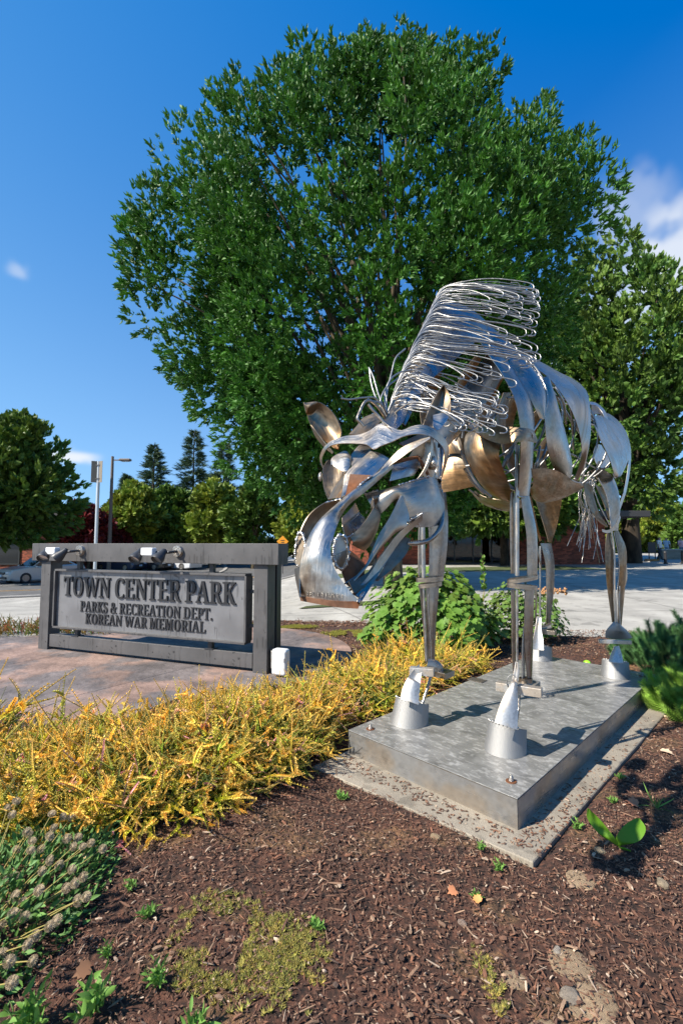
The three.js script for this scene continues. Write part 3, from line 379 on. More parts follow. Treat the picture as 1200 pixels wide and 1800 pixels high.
hplate('eye_strap', A([757, 768, 1.585], [756, 790, 1.585], [749, 815, 1.58], [739, 834, 1.57], [730, 845, 1.565]), A([761, 770, 1.60], [760, 791, 1.60], [753, 817, 1.59], [743, 836, 1.58], [734, 846, 1.575]), M.bright, { m: 2 });
hrod('cheek_bar', A([690, 813, 1.6], [712, 808, 1.61], [734, 803, 1.62]), .006, M.rust, 6); hrod('cheek_bar', A([734, 803, 1.62], [744, 818, 1.625], [752, 835, 1.63]), .006, M.rust, 6);
hrod('neck_rod', A([767, 788, 1.74], [768, 815, 1.74], [766, 846, 1.74]), .012, M.bright, 8);
hrod('forelock_rod', A([640, 750, 1.66], [634, 743, 1.66], [628, 737, 1.66], [633, 722, 1.67], [642, 706, 1.68], [650, 704, 1.69], [663, 714, 1.72], [674, 730, 1.76], [681, 745, 1.78]), .0058, M.steel, 40);
hrod('forelock_rod', A([647, 711, 1.66], [660, 726, 1.66], [679, 746, 1.65], [699, 762, 1.63]), .006, M.steel, 20);
hrod('forelock_rod', A([650, 704, 1.7], [668, 710, 1.74], [682, 732, 1.79]), .0045, M.wire, 16);
hplate('ear', A([534, 709, 1.87], [560, 707, 1.86], [580, 720, 1.85], [594, 740, 1.84], [600, 762, 1.82], [592, 782, 1.80]), A([534, 710, 1.87], [539, 728, 1.88], [547, 749, 1.87], [558, 764, 1.86], [572, 776, 1.84], [588, 788, 1.80]), M.mirrorBrown, { bulge: -.03, m: 10, n: 30 });
hplate('ear_fold', A([546, 747, 1.86], [557, 760, 1.84], [569, 776, 1.82], [586, 795, 1.79]), A([547, 750, 1.88], [554, 766, 1.88], [566, 782, 1.86], [584, 798, 1.80]), M.mirrorBrown, { m: 3 });
hplate('ear', A([779, 676, 1.78], [769, 689, 1.76], [759, 708, 1.73], [750, 728, 1.7], [743, 747, 1.67]), A([780, 676, 1.78], [788, 690, 1.77], [792, 712, 1.74], [789, 730, 1.7], [762, 752, 1.65]), M.mirrorBrown, { bulge: -.03, m: 10, n: 26 });
hplate('ear_fold', A([761, 730, 1.69], [776, 727, 1.68], [791, 727, 1.69]), A([760, 750, 1.63], [768, 757, 1.63], [784, 742, 1.65]), M.bright, { bulge: .004, n: 12, m: 5 });
rod('neck_rod', A([770, 846, 1.72], [772, 820, 1.85], [780, 770, 2.1], [800, 720, 2.4]), .012, M.wire);
// --- legs
function hoofGeo(r, hf, hb) {                                            // open steel cup, higher at the toe (local -z... toe towards +z)
  const n = 40, m = 6, pos = [], id = [], uv = [];
  for (const sh of [1, .93]) for (let i = 0; i <= n; i++) for (let j = 0; j <= m; j++) { const a = i / n * 2 * Math.PI, t = j / m, rr = r * sh * lerp(1, .93, t) * (1 + .03 * (1 - t) * (1 - t)), h = lerp(hb, hf, (Math.cos(a) + 1) / 2); pos.push(rr * .94 * Math.sin(a), h * t, rr * Math.cos(a) - .28 * h * t + .012); uv.push(a * r, t * h); }
  const S = (n + 1) * (m + 1), N = (i, j) => i * (m + 1) + j;
  for (let i = 0; i < n; i++) for (let j = 0; j < m; j++) { id.push(N(i, j), N(i + 1, j), N(i, j + 1), N(i + 1, j), N(i + 1, j + 1), N(i, j + 1)); id.push(S + N(i, j), S + N(i, j + 1), S + N(i + 1, j), S + N(i + 1, j), S + N(i, j + 1), S + N(i + 1, j + 1)); }
  const g = new THREE.BufferGeometry(); g.setAttribute('position', new THREE.Float32BufferAttribute(pos, 3)); g.setAttribute('uv', new THREE.Float32BufferAttribute(uv, 2)); g.setIndex(id); g.computeVertexNormals();
  const e = new THREE.BufferGeometry(), p2 = [], u2 = [], d2 = []; for (let i = 0; i <= n; i++) { for (const s of [0, S]) { const k = (s + N(i, m)) * 3; p2.push(pos[k], pos[k + 1], pos[k + 2]); u2.push(i * .01, s ? .008 : 0); } if (i) d2.push(2 * i - 2, 2 * i, 2 * i - 1, 2 * i - 1, 2 * i, 2 * i + 1); }
  e.setAttribute('position', new THREE.Float32BufferAttribute(p2, 3)); e.setAttribute('uv', new THREE.Float32BufferAttribute(u2, 2)); e.setIndex(d2); e.computeVertexNormals();
  return mergeGeometries([g, e]);
}
const HOOF_YAW = Math.atan2(-HB.x, -HB.z);
function hoof(leg, c, r, hf, hb, turn = 0) {
  const g = hoofGeo(r, hf, hb).rotateY(HOOF_YAW + turn).translate(c.x, PH + .0008, c.z), h = mesh('hoof', place(g), M.blast, leg), b = [];
  for (let i = -5; i <= 5; i++) { const a = i * .2, q = vec(r * .93 * .94 * Math.sin(a), lerp(hb, hf, (Math.cos(a) + 1) / 2), r * .93 * Math.cos(a) - .28 * hf + .014).applyAxisAngle(vec(0, 1, 0), HOOF_YAW + turn); b.push(new THREE.SphereGeometry(.0058, 7, 5).scale(1, 1.3, 1).translate(c.x + q.x, PH + q.y, c.z + q.z)); }
  mesh('weld_bead', place(mergeGeometries(b)), M.bead, h);
  mesh('hoof_floor', place(new THREE.CylinderGeometry(r * .8, r * .86, .006, 28).translate(c.x, PH + hb * .6, c.z).clone()), M.steel, h);
}
const lp = (leg, name, a, b, mat, o = {}) => plate(name, a, b, mat, Object.assign({ m: 5, n: 20, th: .005 }, o), leg);
function wrap(leg, cx, cy, f, rx, ry, tilt, hgt, a0 = 0, a1 = 2 * Math.PI) {              // a flat strap bent round the leg
  const a = [], b = [], c = at(cx, cy, f); for (let i = 0; i <= 16; i++) { const t = lerp(a0, a1, i / 16), p = c.clone().add(vec(rx * Math.cos(t), tilt * Math.cos(t) * rx, ry * Math.sin(t))); a.push(p.clone().add(vec(0, hgt / 2, 0))); b.push(p.clone().add(vec(0, -hgt / 2, 0))); }
  return plate('knee_strap', a, b, M.steel, { m: 3, n: 36, th: .004, ref: c }, leg);
}
function bar(leg, cx, cy, f, w, h, d, turn, mat = M.satin, name = 'fetlock_bar') { const c = at(cx, cy, f); return mesh(name, place(boxUV(rbox(w, h, d, .002)).rotateY(YAW + turn).translate(c.x, c.y, c.z)), mat, leg); }
{ // near foreleg
  const L = sub('leg', horse), f = 2.6;
  hoof(L, gp(889, 1316, PH), .112, .152, .088);
  lp(L, 'leg_plate', F(f, [897, 866], [895, 905], [895.5, 945], [897, 1008]), F(f + .02, [903, 866], [903, 905], [903, 945], [903, 1008]), M.steel, { bulge: .01 });
  rod('leg_rod', F(f - .02, [908, 782], [908, 850], [908, 930], [908, 1012]), .0125, M.bright, L);
  lp(L, 'leg_plate', F(f, [914.5, 873], [919, 905], [924, 935], [926, 1011]), F(f + .03, [929, 873], [936, 905], [942, 935], [943, 1011]), M.steel, { bulge: .014 });
  lp(L, 'leg_plate', F(f + .07, [928, 905], [938, 950], [946, 980]), F(f + .08, [931, 905], [942, 950], [951, 1000]), M.mirrorBrown, { m: 2 });
  lp(L, 'leg_plate', F(f + .01, [897, 1036], [898, 1090], [899, 1150], [902, 1196]), F(f + .02, [904, 1036], [905, 1090], [905, 1150], [905, 1196]), M.steel, { bulge: .006 });
  rod('leg_rod', F(f - .02, [908, 1036], [908, 1100], [908, 1166]), .0075, M.bright, L);
  lp(L, 'leg_plate', F(f, [922, 1036], [920.5, 1100], [922, 1150], [926, 1194]), F(f + .03, [938, 1034], [936, 1100], [935, 1150], [933.5, 1194]), M.steel, { bulge: .01 });
  rod('leg_rod', F(f + .01, [921, 1100], [918.5, 1130], [917.5, 1194]), .006, M.wire, L); rod('leg_rod', F(f + .02, [922, 1050], [921.5, 1120], [921, 1192]), .0035, M.wire, L);
  wrap(L, 918, 1018, f + .01, .084, .05, .16, .022); wrap(L, 917, 1031, f + .01, .083, .05, -.1, .026);
  wrap(L, 923.5, 1199, f, .034, .03, .02, .046).name = numbered('fetlock_collar');
  bar(L, 911, 1211, 2.5, .23, .045, .05, .26); bar(L, 926, 1207, 2.6, .1, .045, .14, .1, M.plinthSide);
  lp(L, 'pastern_plate', A([868, 1270, 2.39], [876, 1245, 2.41], [886, 1222, 2.44], [898, 1200, 2.47], [903, 1180, 2.52], [906, 1163, 2.57]), A([908, 1283, 2.37], [909, 1255, 2.40], [909, 1226, 2.43], [908, 1202, 2.46], [911, 1182, 2.51], [910, 1164, 2.57]), M.satin, { bulge: .016, m: 8, n: 28 });
  rod('pastern_rod', A([912, 1212, 2.52], [911, 1240, 2.5], [906, 1275, 2.47]), .008, M.steel, L);
  rod('wire_ring', [0, 1, 2, 3, 4, 5, 6].map((k) => at(899 + 9 * Math.cos(k), 1199 + 13 * Math.sin(k), 2.5)), .0025, M.wire, L);
}
{ // far foreleg
  const L = sub('leg', horse), f = 3.0;
  hoof(L, gp(721, 1268, PH), .118, .155, .09);
  rod('leg_rod', F(f - .02, [744, 840], [743, 900], [743, 960], [744, 1017]), .0155, M.bright, L);
  lp(L, 'leg_plate', F(f, [737, 900], [735, 950], [734.5, 992], [735, 1015]), F(f + .02, [739, 900], [738, 950], [738, 992], [738, 1015]), M.steel, { m: 2 });
  lp(L, 'leg_plate', F(f, [744, 830], [750, 900], [754, 960], [753, 1016]), F(f + .02, [778, 830], [786, 900], [785.5, 955], [779, 1014]), M.steel, { bulge: .02, m: 8 });
  lp(L, 'leg_plate', F(f + .02, [736, 1029], [741, 1072], [745, 1130], [747, 1166]), F(f + .03, [741, 1029], [745, 1072], [748, 1130], [749, 1166]), M.steel, { m: 2 });
  rod('leg_rod', F(f - .01, [744, 1031], [746, 1090], [749, 1162]), .0085, M.bright, L);
  lp(L, 'leg_plate', F(f + .01, [748, 1032], [749, 1094], [751, 1162]), F(f + .02, [771, 1032], [766, 1094], [763, 1160]), M.steel, { bulge: .016, m: 8 });
  rod('seam_wire', F(f - .02, [753, 1034], [752, 1060], [755, 1100], [758, 1158]), .0025, M.wire, L);
  wrap(L, 755, 1018, f, .088, .055, .06, .03); wrap(L, 755.5, 1028, f, .075, .05, .12, .026);
  bar(L, 741, 1180, 2.9, .148, .045, .05, .5); bar(L, 775, 1183, 3.0, .13, .035, .11, 0, M.steel);
  lp(L, 'fetlock_collar', F(2.98, [752, 1158], [765, 1160], [778, 1170]), F(2.96, [748, 1178], [763, 1180], [779, 1182]), M.steel, { bulge: .012 });
  lp(L, 'pastern_plate', A([703.5, 1229, 2.80], [707, 1212, 2.82], [715, 1194, 2.85], [727, 1176, 2.89], [736, 1168, 2.93]), A([735, 1239, 2.77], [736, 1222, 2.80], [738, 1202, 2.83], [741, 1184, 2.87], [743, 1174, 2.91]), M.satin, { bulge: .018, m: 8, n: 26 });
  rod('pastern_rod', A([757, 1188, 2.97], [749, 1215, 2.94], [740, 1244, 2.9]), .0095, M.steel, L);
}
{ // far hind leg
  const L = sub('leg', horse), f = 4.5;
  hoof(L, gp(949, 1158, PH), .112, .15, .09);
  lp(L, 'thigh_plate', F(f, [936, 868], [945, 892], [954, 920], [963.5, 952]), F(f + .06, [988, 868], [985, 890], [978, 924], [968.5, 954]), M.mirrorBrown, { bulge: .03, m: 8 });
  lp(L, 'leg_plate', F(f, [949, 955], [957, 985], [960, 1030], [959, 1096]), F(f + .03, [968, 955], [973.5, 990], [973, 1030], [966.5, 1096]), M.steel, { bulge: .012 });
  lp(L, 'leg_plate', F(f + .1, [929, 874], [938, 920], [948, 952]), F(f + .1, [933, 872], [942, 916], [951, 950]), M.mirrorBrown, { m: 2 });
  rod('leg_rod', F(f, [948.5, 960], [948.5, 1020], [948.5, 1088]), .009, M.bright, L);
  lp(L, 'leg_plate', F(f + .03, [939, 1030], [940, 1060], [939.5, 1090]), F(f + .03, [942.5, 1030], [943, 1060], [942, 1090]), M.steel, { m: 2 });
  lp(L, 'fetlock_collar', F(4.46, [942, 1097], [955, 1099], [968.5, 1094]), F(4.44, [941, 1104], [955, 1107], [969, 1104]), M.bright, { bulge: .02 });
  bar(L, 960, 1110, 4.48, .16, .04, .1, .2, M.steel);
  lp(L, 'pastern_plate', A([934.5, 1141, 4.32], [936, 1125, 4.35], [940, 1105, 4.4], [943, 1085, 4.45]), A([955, 1143, 4.3], [954, 1125, 4.34], [951, 1105, 4.39], [951, 1086, 4.45]), M.satin, { bulge: .02, m: 6 });
}
{ // near hind leg
  const L = sub('leg', horse), f = 3.95;
  hoof(L, gp(1081, 1188, PH), .112, .145, .09, .2);
  lp(L, 'thigh_plate', F(f, [1036, 826], [1046, 838], [1059, 856], [1070, 892], [1075.5, 933]), F(f + .08, [1052, 820], [1074, 836], [1085.5, 864], [1088.5, 892], [1083, 932]), M.steel, { bulge: .035, m: 8 });
  lp(L, 'thigh_plate', F(f - .08, [1024, 848], [1027, 868], [1036, 895], [1053, 918], [1067, 927]), F(f - .02, [1040, 855], [1043.5, 876], [1052, 902], [1062, 917], [1068, 925]), M.mirrorBrown, { bulge: .012 });
  lp(L, 'thigh_plate', F(f + .16, [1044, 850], [1058, 880], [1070, 915]), F(f + .2, [1062, 858], [1072, 885], [1075, 918]), M.mirrorBrown, { bulge: .02 });
  rod('leg_rod', F(f - .05, [1050, 840], [1062, 862], [1069, 885], [1073, 930]), .0075, M.wire, L); rod('leg_rod', F(f - .06, [1042, 858], [1052, 886], [1070, 922]), .005, M.wire, L);
  lp(L, 'hock_strap', F(f - .1, [1057, 930], [1066, 932], [1075, 928], [1083, 918], [1087, 905]), F(f - .1, [1058, 935], [1067, 937], [1077, 933], [1086, 922], [1090, 909]), M.bright, { m: 3 });
  lp(L, 'leg_plate', F(f, [1066, 936], [1063, 962], [1065, 1018], [1075, 1094]), F(f + .04, [1070, 936], [1077, 966], [1076.5, 1018], [1078.5, 1094]), M.mirrorBrown, { bulge: .01 });
  lp(L, 'leg_plate', F(f, [1079, 935], [1086, 969], [1086, 1018], [1085.5, 1096]), F(f + .06, [1084, 930], [1099, 964], [1098, 1018], [1091, 1100]), M.mirrorBrown, { bulge: .01 });
  lp(L, 'leg_plate', F(f + .12, [1097, 980], [1098, 1010], [1092, 1034]), F(f + .16, [1099, 980], [1101, 1016], [1098, 1030]), M.steel, { m: 2 });
  rod('leg_rod', F(f - .03, [1072, 925], [1078, 962], [1079.5, 1030], [1081, 1096]), .0075, M.bright, L); rod('leg_rod', F(f - .01, [1088, 1030], [1087, 1060], [1089, 1102]), .0065, M.bright, L); rod('leg_rod', F(f, [1078, 935], [1087, 985], [1083, 1060], [1084, 1096]), .004, M.wire, L);
  lp(L, 'fetlock_plate', A([1079, 1092, 3.93], [1070, 1101, 3.92], [1064, 1110, 3.92], [1063, 1121, 3.93]), A([1081, 1092, 3.93], [1091, 1100, 3.97], [1102, 1110, 4.03], [1110, 1121, 4.08]), M.blast, { bulge: .05, m: 10, n: 20 });
  bar(L, 1080, 1128, 3.84, .24, .03, .04, .6);
  lp(L, 'pastern_plate', A([1069, 1163, 3.76], [1073, 1150, 3.78], [1079, 1135, 3.82]), A([1095, 1166, 3.74], [1092, 1150, 3.78], [1087, 1135, 3.82]), M.satin, { bulge: .02, m: 6, n: 14 });
}
{ // tail of loose wires
  const T = rod('tail', W([1052, 812, 0], [1046, 830, .02], [1036, 846, .03], [1026, 850, .02]), .012, M.bright, horse, 16), R = rng(5);
  for (let i = 0; i < 28; i++) {
    const x0 = 1018 + 30 * R(), y0 = 838 + 12 * R(), w0 = -.12 + .22 * R(), x1 = 1012 + 56 * R() ** 1.2, y1 = 930 + 62 * R(), k = 14 * (R() - .5);
    const far = i === 3 ? [996, 960] : i === 5 ? [1034, 966] : [x1, y1];
    rod('tail_wire', W([x0, y0, w0], [x0 - 6 + k * .5, y0 + 26, w0 + .05 * (R() - .5)], [lerp(x0, far[0], .55) + k, lerp(y0, far[1], .62), w0 + .1 * (R() - .5)], [far[0], far[1], w0 + .12 * (R() - .5)]),   .0024 + .0018 * R(), i % 3 ? M.bright : M.wire, T, 18);
  }
}
for (const [x, y, w] of [[1018, 850, .24], [1030, 838, .2], [1036, 832, .16], [1043, 845, .15], [1006, 838, .26]]) { const g = []; const R = rng(x); for (let i = 0; i < 5; i++) g.push(new THREE.SphereGeometry(.009, 7, 5).translate(...hp(x + 8 * (R() - .5), y + 8 * (R() - .5), w).toArray())); mesh('weld_bead', place(mergeGeometries(g)), M.bright, horse); }

function seam(pts, parent = horse) {                                         // an uneven weld bead run along a joint
  const l = new THREE.CatmullRomCurve3(pts), n = Math.max(10, Math.round(l.getLength() / .0045)), k = 6, g = new THREE.TubeGeometry(l, n, 1, k, false), p = g.attributes.position;
  for (let i = 0; i <= n; i++) { const o = l.getPointAt(i / n), r = .0034 * (1 + .38 * Math.sin(i * 2.1) + .3 * Math.sin(i * .7)); for (let j = 0; j <= k; j++) { const q = i * (k + 1) + j; p.setXYZ(q, o.x + (p.getX(q) - o.x) * r, o.y + (p.getY(q) - o.y) * r, o.z + (p.getZ(q) - o.z) * r); } }
  g.computeVertexNormals(); return mesh('weld_seam', place(g), M.bead, parent);
}
for (const l of [[[600, 877, 1.468], [586, 880, 1.472], [572, 884, 1.47]], [[700, 853, 1.545], [730, 844, 1.56], [752, 838.5, 1.593]], [[737, 926, 1.55], [728, 911, 1.525], [716, 919, 1.50]], [[654, 836, 1.53], [640, 846, 1.515], [626, 859, 1.495]], [[664, 862, 1.555], [650, 866, 1.555], [640, 869, 1.555]], [[605, 946, 1.41], [612, 944, 1.41], [620, 939, 1.415]], [[629, 1059, 1.272], [633, 1050, 1.30], [640, 1040, 1.34]]]) seam(A(...l), head);
for (const l of [[[909, 872, .33], [918, 874, .33], [929, 873, .33]], [[1003, 843, .34], [1010, 847, .31], [1021, 849, .29]], [[930, 757, .45], [936, 766, .46], [935, 776, .45]], [[899, 863, .26], [899, 872, .25], [898, 880, .23]], [[1076, 833, .36], [1080, 840, .34], [1085, 836, .32]]]) seam(W(...l));
// ---------- park sign ----------
const paintBump = tex(256, (u, v) => .7 * fbm(u * 8, v * 8, 8, 8, 161, 5) + .3 * hash2(u * 256, v * 256, 3));
const paintTint = tex(512, (u, v) => { const k = .9 + .22 * (fbm(u * 5, v * 5, 5, 5, 167, 5) - .5) - .35 * sm(.69, .76, fbm(u * 26, v * 26, 26, 26, 169, 3)) * sm(.5, .6, fbm(u * 3, v * 3, 3, 3, 170, 3)) - .16 * sm(.66, .74, fbm(u * 40, v * 5, 40, 5, 171, 3)); return [k, k * .99, k * .985]; }, true);
M.signPaint = std({ color: col(.115, .113, .115), roughness: .52, metalness: .15, map: rep(paintTint, 1.3), bumpMap: rep(paintBump, 3), bumpScale: .0012 });
M.signDark = std({ color: col(.045, .046, .05), roughness: .45, metalness: .3, bumpMap: rep(paintBump, 5), bumpScale: .0006 });
M.panel = std({ color: col(.27, .274, .284), roughness: .42, metalness: .45, map: rep(paintTint, 1), bumpMap: rep(paintBump, 2), bumpScale: .001 });
M.black = std({ color: col(.02, .02, .022), roughness: .5 });
M.white = std({ color: col(.66, .67, .68), roughness: .4 });
M.letter = std({ color: col(.018, .018, .02), roughness: .4 });
const SIGN = base('park_sign', vec(-3.521, 0, -5.374), -.3545);
tag(SIGN, 'low grey steel park name sign reading TOWN CENTER PARK in raised black letters', 'sign');
{
  const L = 3.02;
  mesh('beam', boxUV(rbox(L + .24, .2, .2, .004, L / 2, 1.148, -.07)), M.signPaint, SIGN);
  for (const x of [.075, L - .085]) { mesh('post', boxUV(rbox(.15, 1.045, .15, .004, x, .5235, -.08)), M.signPaint, SIGN); }
  mesh('post', boxUV(rbox(.06, 1.045, .09, .003, L - .04, .5235, -.235)), M.signDark, SIGN);
  mesh('lower_rail', boxUV(rbox(L - .33, .14, .1, .004, L / 2 - .01, .135, -.07)), M.signPaint, SIGN);
  const x0 = .255, x1 = L - .235, y0 = .3, y1 = .945, w = x1 - x0, h = y1 - y0, cx = (x0 + x1) / 2, cy = (y0 + y1) / 2;
  const P = mesh('sign_panel', boxUV(rbox(w - .01, h - .01, .05, .002, cx, cy, -.035)), M.panel, SIGN);
  for (const [bw, bh, bx, by] of [[w, .022, cx, y0], [w, .022, cx, y1], [.022, h - .022, x0, cy], [.022, h - .022, x1, cy]]) mesh('frame_bar', boxUV(rbox(bw, bh, .12, .002, bx, by, -.035)), M.signPaint, P);
  for (const [x, y] of [[x0 - .035, y0 + .16], [x0 - .035, y1 - .16], [x1 + .03, y0 + .16], [x1 + .03, y1 - .16]]) mesh('bracket', box(.07, .03, .02, x, y, -.05), M.signPaint, SIGN);
  for (const [x, a, b] of [[.55, .205, y0 - .011], [2.35, .205, y0 - .011], [.55, y1 + .011, 1.05], [2.35, y1 + .011, 1.05]]) { mesh('stub_post', box(.045, b - a, .045, x, (a + b) / 2, -.06), M.signDark, SIGN); mesh('base_plate', box(.1, .008, .09, x, a < .5 ? a + .004 : a + .004, -.06), M.signDark, SIGN); }
  const font = await new FontLoader().loadAsync('fonts/droid/droid_serif_bold.typeface.json');
  const rows = [['TOWN CENTER PARK', .905, .158, .655], ['PARKS & RECREATION DEPT.', .70, .086, .49], ['KOREAN WAR MEMORIAL', .635, .082, .362]];
  for (const [k, [text, frac, size, y]] of rows.entries()) {
    const gs = []; let x = 0; for (const ch of text) { const adv = font.data.glyphs[ch] ? font.data.glyphs[ch].ha / font.data.resolution * 1 : .3; if (ch !== ' ') gs.push([ch, x]); x += adv; }
    const sx = w * frac / x, cap = size / .72, off = cx - w * frac / 2;
    for (const [ch, px] of gs) { const g = new TextGeometry(ch, { font, size: 1, depth: k ? .009 : .014, curveSegments: 4, bevelEnabled: false }); g.scale(sx, cap, 1).translate(off + px * sx, y, -.0095); mesh('letter', g, M.letter, P); }
  }
}
function bell(len, r) { return new THREE.LatheGeometry([[.018, 0], [.03, .01], [.034, len * .3], [r * .95, len * .75], [r, len], [r * .9, len], [r * .8, len * .8], [.001, len * .78]].map(([a, b]) => new THREE.Vector2(a, b)), 24); }
function floodlight(x, labelText, turn1, turn2) {
  const F0 = base('floodlight', vec(x, 1.17, .034).applyAxisAngle(vec(0, 1, 0), SIGN.rotation.y).add(SIGN.position), SIGN.rotation.y);
  tag(F0, labelText, 'floodlight', 'twin floodlights on the sign beam');
  mesh('canopy', new THREE.CylinderGeometry(.055, .06, .03, 24).rotateX(Math.PI / 2).translate(0, 0, .012), M.bright, F0);
  mesh('arm', mergeGeometries([rodBetween(vec(0, 0, .02), vec(-.01, -.01, .12), .014), rodBetween(vec(-.01, -.01, .12), vec(-.34, -.01, .13), .014)]), M.signDark, F0);
  mesh('sensor_box', rbox(.15, .08, .07, .012, -.24, -.005, .15), M.white, F0);
  for (const [bx, t] of [[-.06, turn1], [-.36, turn2]]) { const b = mesh('lamp_head', bell(.15, .062).rotateX(2.35).rotateY(t).translate(bx, .015, .12), M.signDark, F0); mesh('lens', new THREE.CircleGeometry(.05, 20).rotateX(-Math.PI / 2).translate(0, .122, 0).rotateX(2.35).rotateY(t).translate(bx, .015, .12), std({ color: col(.5, .5, .48), roughness: .15, metalness: .6 }), b); }
}
floodlight(.66, 'twin floodlight with white sensor box nearer the far left end of the sign beam', -.9, .5);
floodlight(2.0, 'twin floodlight with white sensor box near the middle of the sign beam', -.1, .1);
{
  const o = base('outlet_box', vec(3.12, 0, -.02).applyAxisAngle(vec(0, 1, 0), SIGN.rotation.y).add(SIGN.position), SIGN.rotation.y);
  tag(o, 'white weatherproof outlet box on a short grey post beside the sign', 'outlet box');
  mesh('short_post', rbox(.07, .26, .05, .004, -.06, .13, -.05), M.signPaint, o); mesh('short_post', rbox(.1, .16, .07, .004, -.02, .17, -.02), M.plinthSide, o);
  mesh('cover', rbox(.15, .235, .1, .026, .045, .165, .03), M.white, o); mesh('latch', rbox(.02, .03, .015, .003, .1, .2, .088), M.white, o);
}
// ---------- trees ----------
const barkTex = tex(256, (u, v) => { const k = .6 + .7 * (fbm(u * 14, v * 4, 14, 4, 181, 5) - .5) + .2 * (fbm(u * 40, v * 30, 40, 30, 183, 3) - .5); return [k, k * .92, k * .8]; }, true);
M.bark = std({ color: col(.3, .275, .22), roughness: 1, map: rep(barkTex, 2, 6), bumpMap: rep(barkTex, 2, 6), bumpScale: .03 });
M.darkBark = std({ color: col(.1, .085, .07), roughness: 1, map: rep(barkTex, 2, 4) });
const leafMat = (r, g, b, tr = .38, rough = .5) => new THREE.MeshPhysicalMaterial({ color: col(r, g, b), roughness: rough, transmission: tr, thickness: 0, side: THREE.DoubleSide, specularIntensity: .4 });
function leafShape(len, wid, fold, bend, lobes) {                             // one leaf along +y, folded on its midrib
  const n = lobes ? 5 : 3, p = [], id = []; for (let i = 0; i <= n; i++) { const t = i / n, w = lobes ? wid * [.12, .75, .55, 1, .6, .02][i] : wid * Math.sin(Math.PI * Math.min(1, .12 + t * .88)) * (t > .98 ? 0 : 1), z = -bend * t * t * len; p.push(-w / 2, t * len, z + fold * w, 0, t * len, z, w / 2, t * len, z + fold * w); if (i) { const a = (i - 1) * 3, b = i * 3; id.push(a, a + 1, b, a + 1, b + 1, b, a + 1, a + 2, b + 1, a + 2, b + 2, b + 1); } }
  const g = new THREE.BufferGeometry(); g.setAttribute('position', new THREE.Float32BufferAttribute(p, 3)); g.setIndex(id); g.computeVertexNormals(); return g;
}
function spray(n, len, wid, spread, R, lobes) {                              // a twig end with n leaves
  const out = []; for (let i = 0; i < n; i++) { const g = leafShape(len * (.7 + .5 * R()), wid * (.8 + .4 * R()), .25, .25 + .3 * R(), lobes); g.rotateY((R() - .5) * 1.6).rotateX(.3 + 1.0 * R() * spread).rotateY(i * 2.4 + R()).translate((R() - .5) * .05, i / n * len * 1.1, (R() - .5) * .05); out.push(g); }
  return mergeGeometries(out);
}
const Q = (dir, roll) => new THREE.Quaternion().setFromUnitVectors(vec(0, 1, 0), dir).multiply(new THREE.Quaternion().setFromAxisAngle(vec(0, 1, 0), roll));
